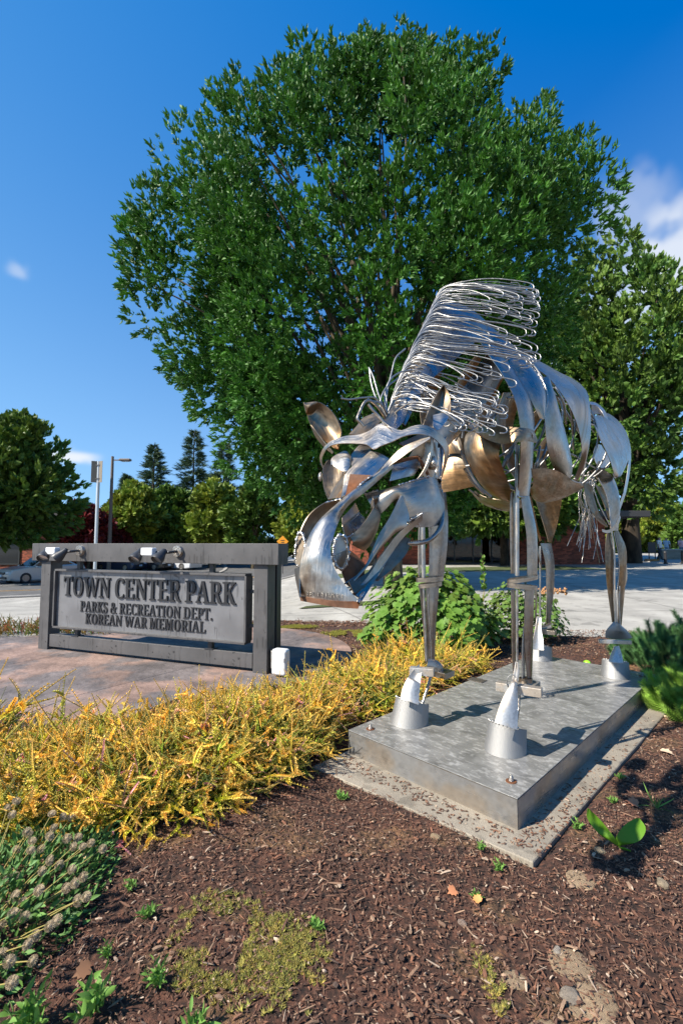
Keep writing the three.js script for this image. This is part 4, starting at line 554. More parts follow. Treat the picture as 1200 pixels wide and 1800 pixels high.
function crownTree(o) {
  // o: name, label, foot, height, profile(t)->[xLeft, xRight] at relative height t, low, lobes, perLobe, lobeR, leaf, mat, limbs
  const R = rng(o.seed), T = base(o.name, o.foot); tag(T, o.label, 'tree', o.group);
  const trunkTop = o.height * (o.trunkTo || .5), tr = o.trunkR;
  mesh('trunk', taperTube([vec(0, -.3, 0), vec(.02 * o.height * (R() - .5), trunkTop * .3, 0), vec(.03 * o.height * (R() - .5), trunkTop * .65, .02 * o.height * (R() - .5)), vec(.02 * o.height * (R() - .5), trunkTop, 0)], tr * 1.15, tr * .35, 14, 9), o.bark || M.bark, T);
  const lobes = [];
  for (let i = 0; i < o.lobes; i++) {
    const t = Math.pow(R(), o.tPow || .9), [xl, xr] = o.profile(t), cx = (xl + xr) / 2, rx = (xr - xl) / 2, a = R() * 2 * Math.PI, k = Math.min(1, Math.sqrt(lerp(o.hollow || .12, 1, R()))), lr = o.lobeR * (1 - (o.vary || .7) / 2 + (o.vary || .7) * R()) * lerp(1, .62, t);
    const rr = Math.max(0, rx - lr * .75) * k, y = lerp(o.low, o.height - lr * .9, t);
    lobes.push([vec(cx + rr * Math.cos(a), y, rr * (o.deep || .85) * Math.sin(a)), lr, k]);
  }
  const mats = [], cols = [], c0 = vec(0, lerp(o.low, o.height, .35), 0);
  for (const [c, lr, k] of lobes) {
    const n = Math.round(o.perLobe * (lr / o.lobeR) ** 2), tone = .75 + .5 * R(), warm = R();
    for (let j = 0; j < n; j++) {
      const d = vec(R() - .5, R() - .5, R() - .5).normalize(), q = Math.cbrt(lerp(.25, 1, R())), up = o.plume || 1.5;
      const p = c.clone().add(vec(d.x * lr * q, d.y * lr * up * q * (d.y > 0 ? 1.15 : .8), d.z * lr * q));
      if (d.y > .6) { p.x = lerp(p.x, c.x, .35 * d.y); p.z = lerp(p.z, c.z, .35 * d.y); }
      const dir = p.clone().sub(c).normalize().multiplyScalar(.8).add(p.clone().sub(c0).normalize().multiplyScalar(.5)).add(vec(0, .55, 0)).add(vec(R() - .5, R() - .5, R() - .5)).normalize();
      mats.push(xf(p, Q(dir, R() * 6.28), .7 + .6 * R()));
      const b = tone * (.75 + .5 * R()); const wv = .25 * (o.calm || 1); cols.push(col(b * (1 + wv * warm * 2), b * (1 + .1 * warm), b * (1 - .25 * warm)));
    }
  }
  const half = o.leaves.length; for (let h = 0; h < half; h++) tag(instanced('crown', o.leaves[h], o.mat, mats.filter((_, i) => i % half === h), cols.filter((_, i) => i % half === h), T), null, null, null, 'stuff');
  if (o.limbs) {
    const far = lobes.slice().sort((a, b) => b[0].length() * b[2] - a[0].length() * a[2]);
    for (let i = 0; i < o.limbs; i++) {
      const [c] = lobes[Math.floor(i * lobes.length / o.limbs)], s = vec(0, trunkTop * (.3 + .65 * R() * (c.y / o.height)), 0); if (c.y < s.y) s.y = Math.max(1.5, c.y * .6);
      const m = s.clone().lerp(c, .5); m.y += .08 * (c.y - s.y) - .04 * o.height * R() * .5; m.x *= .9; m.z *= .9;
      mesh('limb', taperTube([s, s.clone().lerp(m, .5).add(vec((R() - .5) * .3, .1, (R() - .5) * .3)), m, m.clone().lerp(c, .5).add(vec((R() - .5) * .5, .3, (R() - .5) * .5)), c], tr * (.28 + .2 * R()), tr * .05, 14, 6), o.bark || M.bark, T);
    }
  }
  return T;
}
const TR = rng(4242);
const oakSprays = [0, 1, 2].map(() => spray(9, .13, .062, 1, TR)), midSprays = [0, 1].map(() => spray(7, .34, .2, 1, TR)), bigSprays = [0, 1].map(() => spray(7, .5, .34, 1, TR));
const OAK = leafMat(.055, .165, .02, .42, .55), LIME = leafMat(.2, .3, .045, .45, .55), MID = leafMat(.085, .18, .035, .4, .5), FIR = leafMat(.075, .125, .06, .2, .6), MAROON = leafMat(.16, .025, .03, .3, .5);
{
  const foot = at(690, 1003, 13).setY(0), S = 13 / FOCAL;
  const rows = [[930, -120, 150], [880, -215, 200], [830, -285, 250], [750, -330, 300], [680, -372, 330], [600, -425, 355], [520, -462, 372], [430, -458, 400], [340, -440, 418], [250, -400, 408], [190, -360, 372], [120, -285, 325], [60, -215, 250], [10, -130, 175], [-40, -60, 90]];   // the crown's reach either side of x = 665 at rows of the photograph
  const H0 = 1.25 + (955 - 930) * S, H1 = 1.25 + (955 - 55) * S;
  const prof = (t) => { const y = lerp(930, -40, t); let i = 0; while (i < rows.length - 2 && y < rows[i + 1][0]) i++; const a = rows[i], b = rows[i + 1], k = (y - a[0]) / (b[0] - a[0]); return [(lerp(a[1], b[1], k) - 25) * S, (lerp(a[2], b[2], k) - 25) * S]; };
  crownTree({ name: 'oak_tree', label: 'very large broad dark green tree rising behind the horse sculpture', seed: 11, foot, height: H1, low: H0 + .7, profile: prof, deep: .62, lobes: 440, perLobe: 104, lobeR: .84, plume: 1.5, hollow: .3, calm: .3, leaves: oakSprays, mat: OAK, trunkR: .26, limbs: 60, trunkTo: .42, tPow: .88, vary: 1.1 });
}
const oval = (r, k = 1) => (t) => { const w = r * Math.sqrt(Math.max(.03, 1 - Math.pow(Math.abs(t * 2 - .8) / 1.25, 2))) * k; return [-w, w]; };
function roundTree(name, label, px, topPy, lowPy, fwd, radPx, mat, seed, o = {}) {
  const S = fwd / FOCAL, x = (px - 600) * S, g = land(x, -fwd), top = EYE + (955 - topPy) * S * 1.01 - g, low = Math.max(.4, EYE + (955 - lowPy) * S - g);
  return crownTree(Object.assign({ name, label, seed, foot: vec(x, g, -fwd), height: top, low, profile: oval(radPx * S), lobes: 46, perLobe: 46, lobeR: radPx * S * .3, plume: 1.15, hollow: .1, leaves: fwd > 34 ? bigSprays : midSprays, mat, trunkR: .02 * top + .08, trunkTo: .6, limbs: 6 }, o));
}
roundTree('broadleaf_tree', 'dark green tree filling the right edge behind the horse rump', 1108, 395, 880, 29, 150, MID, 21, { lobes: 90, perLobe: 80, bark: M.darkBark, limbs: 16, leaves: midSprays, profile: (t) => { const w = 29 / FOCAL * lerp(150, 66, sm(.55, 1, t)) * lerp(.6, 1, sm(0, .25, t)); return [-w * 1.15, w]; } });
roundTree('broadleaf_tree', 'shaded tree standing between the large oak and the right edge tree', 965, 545, 900, 33, 130, MID, 22, { lobes: 70, perLobe: 70, bark: M.darkBark });
roundTree('broadleaf_tree', 'shaded tree behind the dark shelter roof', 840, 640, 890, 40, 130, MID, 23, { lobes: 60, perLobe: 60, bark: M.darkBark });
roundTree('broadleaf_tree', 'rounded shaded tree behind the horse head', 640, 800, 950, 36, 95, MID, 24, { lobes: 60, perLobe: 60, bark: M.darkBark });
roundTree('street_tree', 'large dark green tree at the left edge over the parked silver car', -12, 735, 925, 27, 150, MID, 25, { lobes: 80, perLobe: 80, leaves: midSprays, bark: M.darkBark, profile: (t) => { const w = 27 / FOCAL * 158 * Math.sqrt(Math.max(.12, 1 - Math.pow(Math.max(0, t - .3) / .74, 2))) * lerp(.72, 1, sm(0, .3, t)); return [-w, w]; } });
roundTree('added_shade_tree', 'low tree added for shade between the horse body and the park building roof', 885, 765, 902, 25.5, 150, MID, 27, { lobes: 90, perLobe: 70, leaves: midSprays, bark: M.darkBark, limbs: 8 });  // added tree, hidden behind the horse, to shade the brick wall
let sd = 30;
for (const [px, top, low, f, r, mat, l] of [[238, 858, 950, 44, 44, LIME, 'bright yellow green young tree just right of the street lamp'], [300, 862, 952, 47, 44, MID, 'mid green tree between two bright trees above the sign'], [372, 850, 950, 46, 50, LIME, 'bright loose leaved tree over the middle of the sign beam'], [446, 848, 952, 44, 52, MID, 'mid green dense tree over the right half of the sign beam'], [535, 842, 955, 42, 56, LIME, 'green tree just left of the horse muzzle'], [205, 885, 950, 52, 24, LIME, 'small pale green tree behind the street lamp post']])
  roundTree('roadside_tree', l, px, top, low, f, r, mat, sd++, { lobes: 34, perLobe: 46, trunkTo: .5, limbs: 4 });
for (const [px, top, low, f, r, mat, l] of [[1165, 882, 968, 60, 46, LIME, 'pale sunlit tree far off at the right edge'], [1120, 890, 965, 66, 40, MID, 'distant green tree left of the far bollards'], [1215, 890, 965, 56, 40, MID, 'distant tree cut by the right edge above the bollards'], [1085, 905, 968, 58, 34, LIME, 'distant bright tree beside the hind leg']])
  roundTree('park_tree', l, px, top, low, f, r, mat, sd++, { lobes: 34, perLobe: 46, limbs: 4 });
for (const [px, py, f, r, l] of [[158, 912, 40, 12, 'dark red leaved shrub behind the galvanised sign pole'], [186, 922, 42, 14, 'dark red leaved shrub at the foot of the street lamp'], [206, 925, 43, 11, 'dark red leaved shrub right of the street lamp'], [140, 908, 38, 12, 'dark red leaved shrub under the roof corner']])
  roundTree('red_shrub', l, px, py - 10, 950, f, r + 4, MAROON, sd++, { lobes: 16, perLobe: 40, trunkTo: .3, limbs: 0, lobeR: r * f / FOCAL * .5 }).userData.category = 'shrub';
function conifer(label, px, topPy, fwd, rPx, seed) {
  const R = rng(seed), S = fwd / FOCAL, x = (px - 600) * S, g = land(x, -fwd), Ht = EYE + (955 - topPy) * S - g, T = base('conifer_tree', vec(x, g, -fwd)); tag(T, label, 'tree', 'tall conifers beyond the road');
  mesh('trunk', new THREE.CylinderGeometry(.04, .32, Ht, 7).translate(0, Ht / 2, 0), M.darkBark, T);
  const mats = [], cols = []; for (let i = 0; i < 60; i++) { const t = (i + R()) / 60, y = lerp(Ht * .1, Ht * .985, t), len = rPx * S * Math.pow(1 - t, .7) * (.5 + .75 * R()) * (R() < .12 ? .4 : 1), n = 3 + Math.floor(4 * R()); for (let k = 0; k < n; k++) { const a = R() * 6.28; for (let s = 0; s < 6; s++) { const q = (s + .5 + R() * .4) / 6, p = vec(Math.cos(a) * len * q, y - len * (.28 * q * q - .1 * q) + .35 * (R() - .5), Math.sin(a) * len * q); mats.push(xf(p, Q(vec(Math.cos(a), -.1 + .5 * R(), Math.sin(a)).normalize(), R() * 6), (.7 + .6 * R()) * lerp(1.15, .55, t))); const b = .7 + .6 * R(); cols.push(col(b, b, b)); } } }
  tag(instanced('crown', spray(9, .75, .1, .5, R), FIR, mats, cols, T), null, null, null, 'stuff');
}
conifer('tall dark conifer with a pointed top right of the street lamp', 268, 778, 62, 42, 51); conifer('second tall blue green conifer nearer the oak crown', 338, 752, 64, 46, 52); conifer('short conifer tip showing between lamp and tall conifer', 222, 834, 66, 26, 53);
conifer('tall conifer half hidden by the oak crown', 392, 775, 60, 40, 54); conifer('small pointed conifer far off by the right edge', 1187, 882, 80, 18, 55); conifer('dark conifer behind the pale tree at right', 1160, 905, 82, 20, 56);
// ---------- planting near the statue ----------
const PR = rng(909);
const onBed = (x, z) => bumpy(x, z);
function heatherSprig(R, len, dense, sides, leaf) {                                       // a shoot with side shoots, all set with small scale leaves
  const p = [], c = [], id = [], stems = [];
  const quad = (o, d, s, w, cr) => { const side = vec(-d.z, 0, d.x).normalize().multiplyScalar(w), b = p.length / 3, m = o.clone().addScaledVector(d, s * .5).add(vec(0, s * .3, 0)), tip = o.clone().addScaledVector(d, s).add(vec(0, s * .75, 0)); for (const q of [o, m.clone().add(side), tip, m.clone().sub(side)]) { p.push(q.x, q.y, q.z); c.push(...cr); } id.push(b, b + 1, b + 2, b, b + 2, b + 3); };
  const shoot = (o, d, l, n, y0, y1) => {
    const sx = vec(R() - .5, R() - .5, R() - .5).multiplyScalar(.95 * l), P = (t) => o.clone().addScaledVector(d, l * t).addScaledVector(sx, t * t), u = new THREE.Vector3().crossVectors(d, vec(.3, .2, 1)).normalize(), v = new THREE.Vector3().crossVectors(d, u);
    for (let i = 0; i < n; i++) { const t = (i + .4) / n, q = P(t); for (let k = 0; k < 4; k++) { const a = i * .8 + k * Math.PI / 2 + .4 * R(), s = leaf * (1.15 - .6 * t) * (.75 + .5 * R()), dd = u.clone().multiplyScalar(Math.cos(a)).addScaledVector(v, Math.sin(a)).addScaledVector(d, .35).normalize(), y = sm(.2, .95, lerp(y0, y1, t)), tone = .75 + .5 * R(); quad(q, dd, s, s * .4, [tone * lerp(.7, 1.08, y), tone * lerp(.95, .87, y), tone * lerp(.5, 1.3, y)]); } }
    const st = taperTube([P(0), P(.5), P(1)], .0022, .0009, 4, 4), sc = new Float32Array(st.attributes.position.count * 3).fill(.3); st.setAttribute('color', new THREE.BufferAttribute(sc, 3)); st.deleteAttribute('uv'); stems.push(st); return P;
  };
  const M0 = shoot(vec(0, 0, 0), vec(0, 1, 0), len, dense, 0, 1);
  for (let i = 0; i < sides; i++) { const t = .18 + .16 * i + .1 * R(), a = i * 2.4 + R(); shoot(M0(t), vec(Math.cos(a) * .8, .75 + .3 * R(), Math.sin(a) * .8).normalize(), len * (.55 - .35 * t) * (.7 + .6 * R()), Math.round(dense * .34), t, .55 + .45 * R()); }
  const g = new THREE.BufferGeometry(); g.setAttribute('position', new THREE.Float32BufferAttribute(p, 3)); g.setAttribute('color', new THREE.Float32BufferAttribute(c, 3)); g.setIndex(id); g.computeVertexNormals();
  return mergeGeometries([g, ...stems]);
}
const heatherGeo = [heatherSprig(PR, .17, 34, 4, .0088), heatherSprig(PR, .16, 32, 4, .0085), heatherSprig(PR, .25, 60, 2, .0062), heatherSprig(PR, .22, 54, 1, .0062)];
M.heather = new THREE.MeshPhysicalMaterial({ color: 0xffffff, vertexColors: true, roughness: .8, transmission: .25, thickness: 0, side: THREE.DoubleSide });
const YEL = [[.95, .71, .085], [.92, .75, .11], [.72, .72, .10], [.97, .65, .27], [.97, .56, .40], [.26, .36, .05]];
function heather(label, x, z, rx, rz, h, n, tall, seed) {
  const R = rng(seed), T = base('heather_shrub', vec(x, -.01, z)); tag(T, label, 'heather');
  const mats = [], cols = [];
  for (let i = 0; i < n; i++) {
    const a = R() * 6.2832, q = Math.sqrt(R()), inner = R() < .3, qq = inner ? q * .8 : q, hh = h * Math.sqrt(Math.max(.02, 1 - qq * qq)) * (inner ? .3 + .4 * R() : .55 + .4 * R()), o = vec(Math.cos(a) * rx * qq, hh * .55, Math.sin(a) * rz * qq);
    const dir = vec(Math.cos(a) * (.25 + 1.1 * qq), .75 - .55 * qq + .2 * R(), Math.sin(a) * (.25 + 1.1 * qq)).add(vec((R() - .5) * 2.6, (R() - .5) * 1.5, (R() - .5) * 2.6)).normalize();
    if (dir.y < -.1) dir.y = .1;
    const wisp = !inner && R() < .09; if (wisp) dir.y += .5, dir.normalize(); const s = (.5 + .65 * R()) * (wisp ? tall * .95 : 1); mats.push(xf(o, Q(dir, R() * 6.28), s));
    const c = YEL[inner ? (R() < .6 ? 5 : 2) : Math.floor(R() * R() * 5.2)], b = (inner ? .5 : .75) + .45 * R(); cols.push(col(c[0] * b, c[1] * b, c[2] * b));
  }
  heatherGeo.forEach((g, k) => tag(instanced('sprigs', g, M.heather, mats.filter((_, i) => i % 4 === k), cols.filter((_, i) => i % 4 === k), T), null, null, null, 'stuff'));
  const twig = []; for (let i = 0; i < 16; i++) { const a = R() * 6.28; twig.push(taperTube([vec(0, 0, 0), vec(Math.cos(a) * rx * .3, h * .25, Math.sin(a) * rz * .3), vec(Math.cos(a) * rx * .7, h * .35, Math.sin(a) * rz * .7)], .006, .002, 5, 4)); }
  tag(mesh('stems', mergeGeometries(twig), M.darkBark, T), null, null, null, 'stuff');
}
heather('low golden heather spreading off the left edge beside the seed head plant', -1.72, -2.42, .8, .55, .24, 1500, 1.6, 301);
heather('golden heather with salmon tips in front of the left half of the sign', -1.02, -2.55, .58, .52, .30, 1500, 1.5, 302);
heather('tallest golden heather mound in front of the right sign post', -.64, -2.86, .48, .5, .42, 1600, 1.4, 303);
heather('golden heather touching the left front corner of the plinth', -.3, -3.2, .27, .3, .36, 750, 1.3, 304);
heather('yellow heather behind the plinth corner and left of the far foreleg', .2, -3.75, .42, .42, .34, 800, 1.5, 305);
heather('yellow heather under the leafy shrub behind the far foreleg', .62, -4.35, .42, .4, .38, 750, 1.6, 306);
heather('thin upright yellow heather right of the far foreleg', 1.02, -4.62, .34, .3, .30, 380, 1.9, 307);
heather('single tall salmon heather spray rising at the far left before the terrace', -2.35, -2.95, .2, .2, .28, 130, 2.0, 308);
// plant with dry seed heads, lower left
const oblong = (len, wid) => { const g = leafShape(len, wid, .18, .35); return g; };
M.greyLeaf = leafMat(.11, .22, .055, .2, .6); M.weed = leafMat(.16, .31, .06, .3, .6); M.stalk = std({ color: col(.3, .24, .065), roughness: .8 }); M.seed = std({ color: col(.42, .33, .215), roughness: 1 }); M.seedCore = std({ color: col(.42, .31, .17), roughness: 1 });
{
  const T = base('seed_head_plant', vec(-1.12, -.005, -1.62)); tag(T, 'grey green leafy plant with many dry fluffy seed heads at lower left', 'plant');
  const R = rng(71), geos = [oblong(.03, .0125), oblong(.037, .015)], mats = [], cols = [];
  for (let i = 0; i < 3600; i++) { const a = R() * 6.28, q = Math.sqrt(R()), hh = .12 * Math.sqrt(Math.max(.03, 1 - q * q)) * (.5 + .5 * R()), o = vec(Math.cos(a) * .32 * q - .05, hh - .005, Math.sin(a) * .56 * q), d = vec(Math.cos(a) * (q + .3), .55 + .4 * R(), Math.sin(a) * (q + .3)).add(vec((R() - .5) * 1.6, 0, (R() - .5) * 1.6)).normalize(); const s = .6 + .6 * R(), b = .65 + .7 * R(); mats.push([o, Q(d, R() * 6.28), s]); cols.push(col(b, b, b * (.8 + .5 * R()))); }
  for (let i = 0; i < 200; i++) { const m = mesh('leaf', geos[i % 2], M.greyLeaf, T); m.position.copy(mats[i][0]); m.position.y += .02; m.quaternion.copy(mats[i][1]); m.scale.setScalar(mats[i][2] * 1.1); }
  tag(instanced('leaves', geos[0], M.greyLeaf, mats.slice(200).map((m) => xf(...m)), cols.slice(200), T), null, null, null, 'stuff');
  const spikes = [new THREE.SphereGeometry(.008, 8, 6)]; for (let i = 0; i < 150; i++) { const z = 1 - 2 * (i + .5) / 150, a = i * 2.39996, r = Math.sqrt(1 - z * z), d = vec(r * Math.cos(a), z, r * Math.sin(a)); spikes.push(new THREE.ConeGeometry(.0009, .0125, 3).rotateX(Math.PI).translate(0, .0115, 0).applyQuaternion(new THREE.Quaternion().setFromUnitVectors(vec(0, 1, 0), d))); }
  const head = mergeGeometries(spikes);
  const spots = [[30, 1408], [22, 1432], [14, 1420], [48, 1462], [52, 1466], [92, 1430], [112, 1435], [126, 1437], [95, 1455], [57, 1478], [29, 1493], [55, 1494], [73, 1492], [88, 1470], [118, 1474], [137, 1472], [130, 1488], [146, 1488], [160, 1482], [181, 1492], [88, 1512], [105, 1521], [75, 1531], [127, 1528], [147, 1541], [28, 1541], [14, 1545], [132, 1553], [117, 1561], [69, 1565], [27, 1575], [137, 1583], [152, 1576], [41, 1585], [24, 1605], [34, 1610], [44, 1612], [88, 1628], [100, 1618], [63, 1645], [49, 1660], [17, 1690], [58, 1689], [22, 1727], [4, 1675], [3, 1625]];
  spots.forEach(([x, y], i) => {
    const f = lerp(1.95, 1.22, (y - 1400) / 340) + .08 * (R() - .5), h = at(x, y, f).sub(T.position), s = mesh('seed_head', head, M.seed, T); s.position.copy(h); s.scale.set(.72 + .3 * R(), .66 + .22 * R(), .72 + .3 * R()); s.rotation.set(R() * 3, R() * 3, R());
    const root = vec(lerp(h.x, -.02, .45) - .05, Math.max(.02, h.y - .24), lerp(h.z, 0, .35) + .05); mesh('stalk', taperTube([root, root.clone().lerp(h, .5).add(vec(.012 * (R() - .5), .01, 0)), h], .0026, .0014, 6, 5), M.stalk, T);
  });
}
// broad-leaved shrub behind the near foreleg and its smaller neighbour
function mapleLeaf(s) { const sh = new THREE.Shape(), pts = [[0, 0], [.22, -.06], [.5, .12], [.42, .3], [.62, .52], [.38, .58], [.34, .78], [.14, .74], [0, 1], [-.14, .74], [-.34, .78], [-.38, .58], [-.62, .52], [-.42, .3], [-.5, .12], [-.22, -.06]]; sh.moveTo(0, 0); pts.slice(1).forEach(([x, y]) => sh.lineTo(x * s, y * s)); const g = new THREE.ShapeGeometry(sh), p = g.attributes.position; for (let i = 0; i < p.count; i++) p.setZ(i, .25 * Math.abs(p.getX(i)) - .35 * p.getY(i) * p.getY(i) / s); g.computeVertexNormals(); return g; }
M.viburnum = leafMat(.14, .27, .04, .38, .5);
function leafyShrub(label, x, z, rx, rz, h, n, nNamed, size, seed, mat) {
  const R = rng(seed), T = base('leafy_shrub', vec(x, -.02, z)); tag(T, label, 'shrub'); const geos = [mapleLeaf(size), mapleLeaf(size * .75)], list = [];
  for (let i = 0; i < n; i++) { const a = R() * 6.28, u = R(), e = Math.asin(Math.min(.999, u)), k = Math.cbrt(lerp(.3, 1, R())) * (1 + .12 * Math.sin(a * 5 + u * 6)), o = vec(Math.cos(a) * rx * Math.cos(e) * k, .06 + h * (.1 + .9 * Math.sin(e) * k), Math.sin(a) * rz * Math.cos(e) * k), d = vec(Math.cos(a) + (R() - .5), -.1 - .5 * R(), Math.sin(a) + (R() - .5)).normalize(); const face = vec(Math.cos(a) * .6 + (R() - .5) * .8 - .2, .9, Math.sin(a) * .6 + (R() - .5) * .8 + .2).normalize(), m = new THREE.Matrix4().makeBasis(new THREE.Vector3().crossVectors(d, face).normalize(), d, face); const xa = new THREE.Vector3().crossVectors(d, face).normalize(), za = new THREE.Vector3().crossVectors(xa, d).normalize(); m.makeBasis(xa, d, za); list.push({ o, q: new THREE.Quaternion().setFromRotationMatrix(m), s: .6 + .7 * R(), k: k - o.z * -.2 + o.z * .5, b: .55 + .7 * R(), w: R() }); }
  list.sort((a, b) => (b.k + b.o.z) - (a.k + a.o.z));
  list.slice(0, nNamed).forEach((l, i) => { const m = mesh('leaf', geos[i % 2], mat, T); m.position.copy(l.o); m.quaternion.copy(l.q); m.scale.setScalar(l.s); });
  tag(instanced('leaves', geos[0], mat, list.slice(nNamed).map((l) => xf(l.o, l.q, l.s)), list.slice(nNamed).map((l) => col(l.b * (1 + .3 * l.w), l.b, l.b)), T), null, null, null, 'stuff');
  for (let i = 0; i < 16; i++) { const a = R() * 6.28, q = .3 + .6 * R(); mesh('branch', taperTube([vec(.05 * Math.cos(a), 0, .05 * Math.sin(a)), vec(rx * .3 * q * Math.cos(a), h * .4, rz * .3 * q * Math.sin(a)), vec(rx * .8 * q * Math.cos(a), h * (.95 - .4 * q), rz * .8 * q * Math.sin(a))], .009, .003, 7, 5), M.darkBark, T); }
  return T;
}
leafyShrub('bright green maple leaved shrub behind the far foreleg of the horse', 1.0, -5.35, .74, .55, .88, 1900, 260, .095, 401, M.viburnum);
{ const t = leafyShrub('smaller twiggy green shrub with rusty flower tops behind the near foreleg', 2.3, -6.0, .58, .45, .66, 1500, 120, .052, 402, leafMat(.11, .2, .04, .3, .5)); const R = rng(3), g = []; for (let i = 0; i < 60; i++) g.push(new THREE.IcosahedronGeometry(.016, 0).translate(.3 + .28 * R(), .62 + .07 * R(), .05 + .3 * (R() - .5))); tag(mesh('flower_heads', mergeGeometries(g), std({ color: col(.38, .2, .09), roughness: 1 }), t), null, null, null, 'stuff'); }
{ const T = base('leaf_shoot', vec(1.5, .75, -5.1)), R = rng(12); T.position.copy(at(849, 1040, 5.15)); T.position.y = .6; tag(T, 'tall young leafy shoot standing above the broad leaved shrub', 'shoot'); mesh('stem', taperTube([vec(0, 0, 0), vec(.01, .25, 0), vec(-.005, .52, 0)], .005, .002, 8, 5), M.stalk, T); const g = mapleLeaf(.06); for (let i = 0; i < 16; i++) { const m = mesh('leaf', g, M.viburnum, T); m.position.set(0, .14 + i * .025, 0); m.rotation.set(.9, i * 2.4, 0, 'YXZ'); m.scale.setScalar(1.1 - i * .03); } }
// dwarf pines at the right edge
{
  const R = rng(88), needles = []; const len = .13;
  for (let i = 0; i < 130; i++) { const t = i / 130, a = i * 2.4, d = vec(Math.cos(a), .35 + .8 * t, Math.sin(a)).normalize(), g = new THREE.ConeGeometry(.0019, .042 * (.8 + .4 * R()), 3).translate(0, .025, 0).applyQuaternion(new THREE.Quaternion().setFromUnitVectors(vec(0, 1, 0), d)).translate(0, t * len, 0); needles.push(g); }
  needles.push(new THREE.CylinderGeometry(.003, .005, len, 5).translate(0, len / 2, 0)); const shoot = mergeGeometries(needles);
  const pine = (label, x, z, r, h, n, rgb, seed) => { const T = base('dwarf_pine', vec(x, -.01, z)); tag(T, label, 'dwarf pine'); const Q2 = rng(seed), ms = [], cs = []; for (let i = 0; i < n; i++) { const a = Q2() * 6.28, q = Math.sqrt(Q2()), o = vec(Math.cos(a) * r * q, h * (1 - .6 * q * q) * (.25 + .6 * Q2()) - .04, Math.sin(a) * r * q), d = vec(Math.cos(a) * q * .9, 1, Math.sin(a) * q * .9).add(vec((Q2() - .5) * .7, 0, (Q2() - .5) * .7)).normalize(); ms.push(xf(o, Q(d, Q2() * 6), .8 + .6 * Q2())); const b = .5 + .8 * Q2(); cs.push(col(rgb[0] * b, rgb[1] * b, rgb[2] * b)); } tag(instanced('shoots', shoot, std({ color: 0xffffff, roughness: .7 }), ms, cs, T), null, null, null, 'stuff'); const br = []; for (let i = 0; i < 12; i++) { const a = Q2() * 6.28; br.push(taperTube([vec(0, 0, 0), vec(Math.cos(a) * r * .4, h * .3, Math.sin(a) * r * .4), vec(Math.cos(a) * r * .8, h * .5, Math.sin(a) * r * .8)], .014, .005, 5, 5)); } mesh('branches', mergeGeometries(br), M.darkBark, T); };
  pine('dark dwarf pine behind the near hind hoof', 3.3, -4.65, .46, .42, 200, [.075, .19, .05], 1);
  pine('bright green dwarf pine at the right edge beside the plinth corner', 2.74, -3.4, .4, .3, 260, [.2, .35, .035], 2);
  pine('dark dwarf pine farthest right behind the bright one', 3.72, -4.7, .5, .58, 180, [.07, .17, .05], 3);
}
// ground cover
{
  const R = rng(55), g = (() => { const o = []; for (let i = 0; i < 9; i++) { const a = i * 2.4; o.push(new THREE.ConeGeometry(.0022, .016, 4).translate(0, .008, 0).rotateX(.4 + .5 * R()).rotateY(a)); } return mergeGeometries(o); })();
  const mat = std({ color: 0xffffff, roughness: .7 });
  const patch = (label, list, rgb, lift = .0) => { const ms = [], cs = []; for (const [x, z, rx, rz, n] of list) for (let i = 0; i < n; i++) { const a = R() * 6.28, q = Math.sqrt(R()) * (.6 + .5 * R()), X = x + Math.cos(a) * rx * q, Z = z + Math.sin(a) * rz * q; if (fbm(X * 9 + 50, Z * 9 + 50, 999, 999, 77, 3) < .42) continue; ms.push(xf(vec(X, onBed(X, Z) + lift - .002, Z), Q(vec((R() - .5) * .8, 1, (R() - .5) * .8).normalize(), R() * 6), .7 + .8 * R())); const b = .65 + .6 * R(), t = R(); cs.push(col(rgb[0] * b * (1 + .3 * t), rgb[1] * b, rgb[2] * b)); } tag(instanced('ground_cover', g, mat, ms, cs), label, 'ground cover', null, 'stuff'); };
  patch('patchy yellow green stonecrop creeping over the mulch in the foreground', [[-.3, -1.5, .24, .2, 700], [-.42, -1.62, .12, .12, 140], [-.15, -1.42, .12, .16, 240], [-.38, -1.4, .12, .06, 120], [.42, -1.36, .035, .14, 70]], [.30, .30, .07]);
  patch('yellow green stonecrop mat along the terrace rim behind the sign', [[-.7, -6.78, .42, .16, 1300], [.15, -6.3, .42, .24, 1500], [-1.2, -6.95, .3, .12, 700]], [.28, .3, .045], .02);
}
{ const R = rng(66), T = []; const m = [], c = []; for (let i = 0; i < 420; i++) { const x = -5.6 + 2.5 * R(), z = -6.15 - .4 * R() + (x + 4) * -.02; m.push(xf(vec(x, .02, z), Q(vec((R() - .5), 1, (R() - .5)).normalize(), R() * 6), .5 + .6 * R())); const k = R(); c.push(k < .5 ? col(.26, .3, .05) : k < .8 ? col(.55, .3, .06) : col(.5, .12, .08)); } const o = instanced('flower_border', heatherGeo[0], M.heather, m, c); tag(o, 'strip of green and orange low planting left of the sign behind the terrace', 'border planting', null, 'stuff'); }
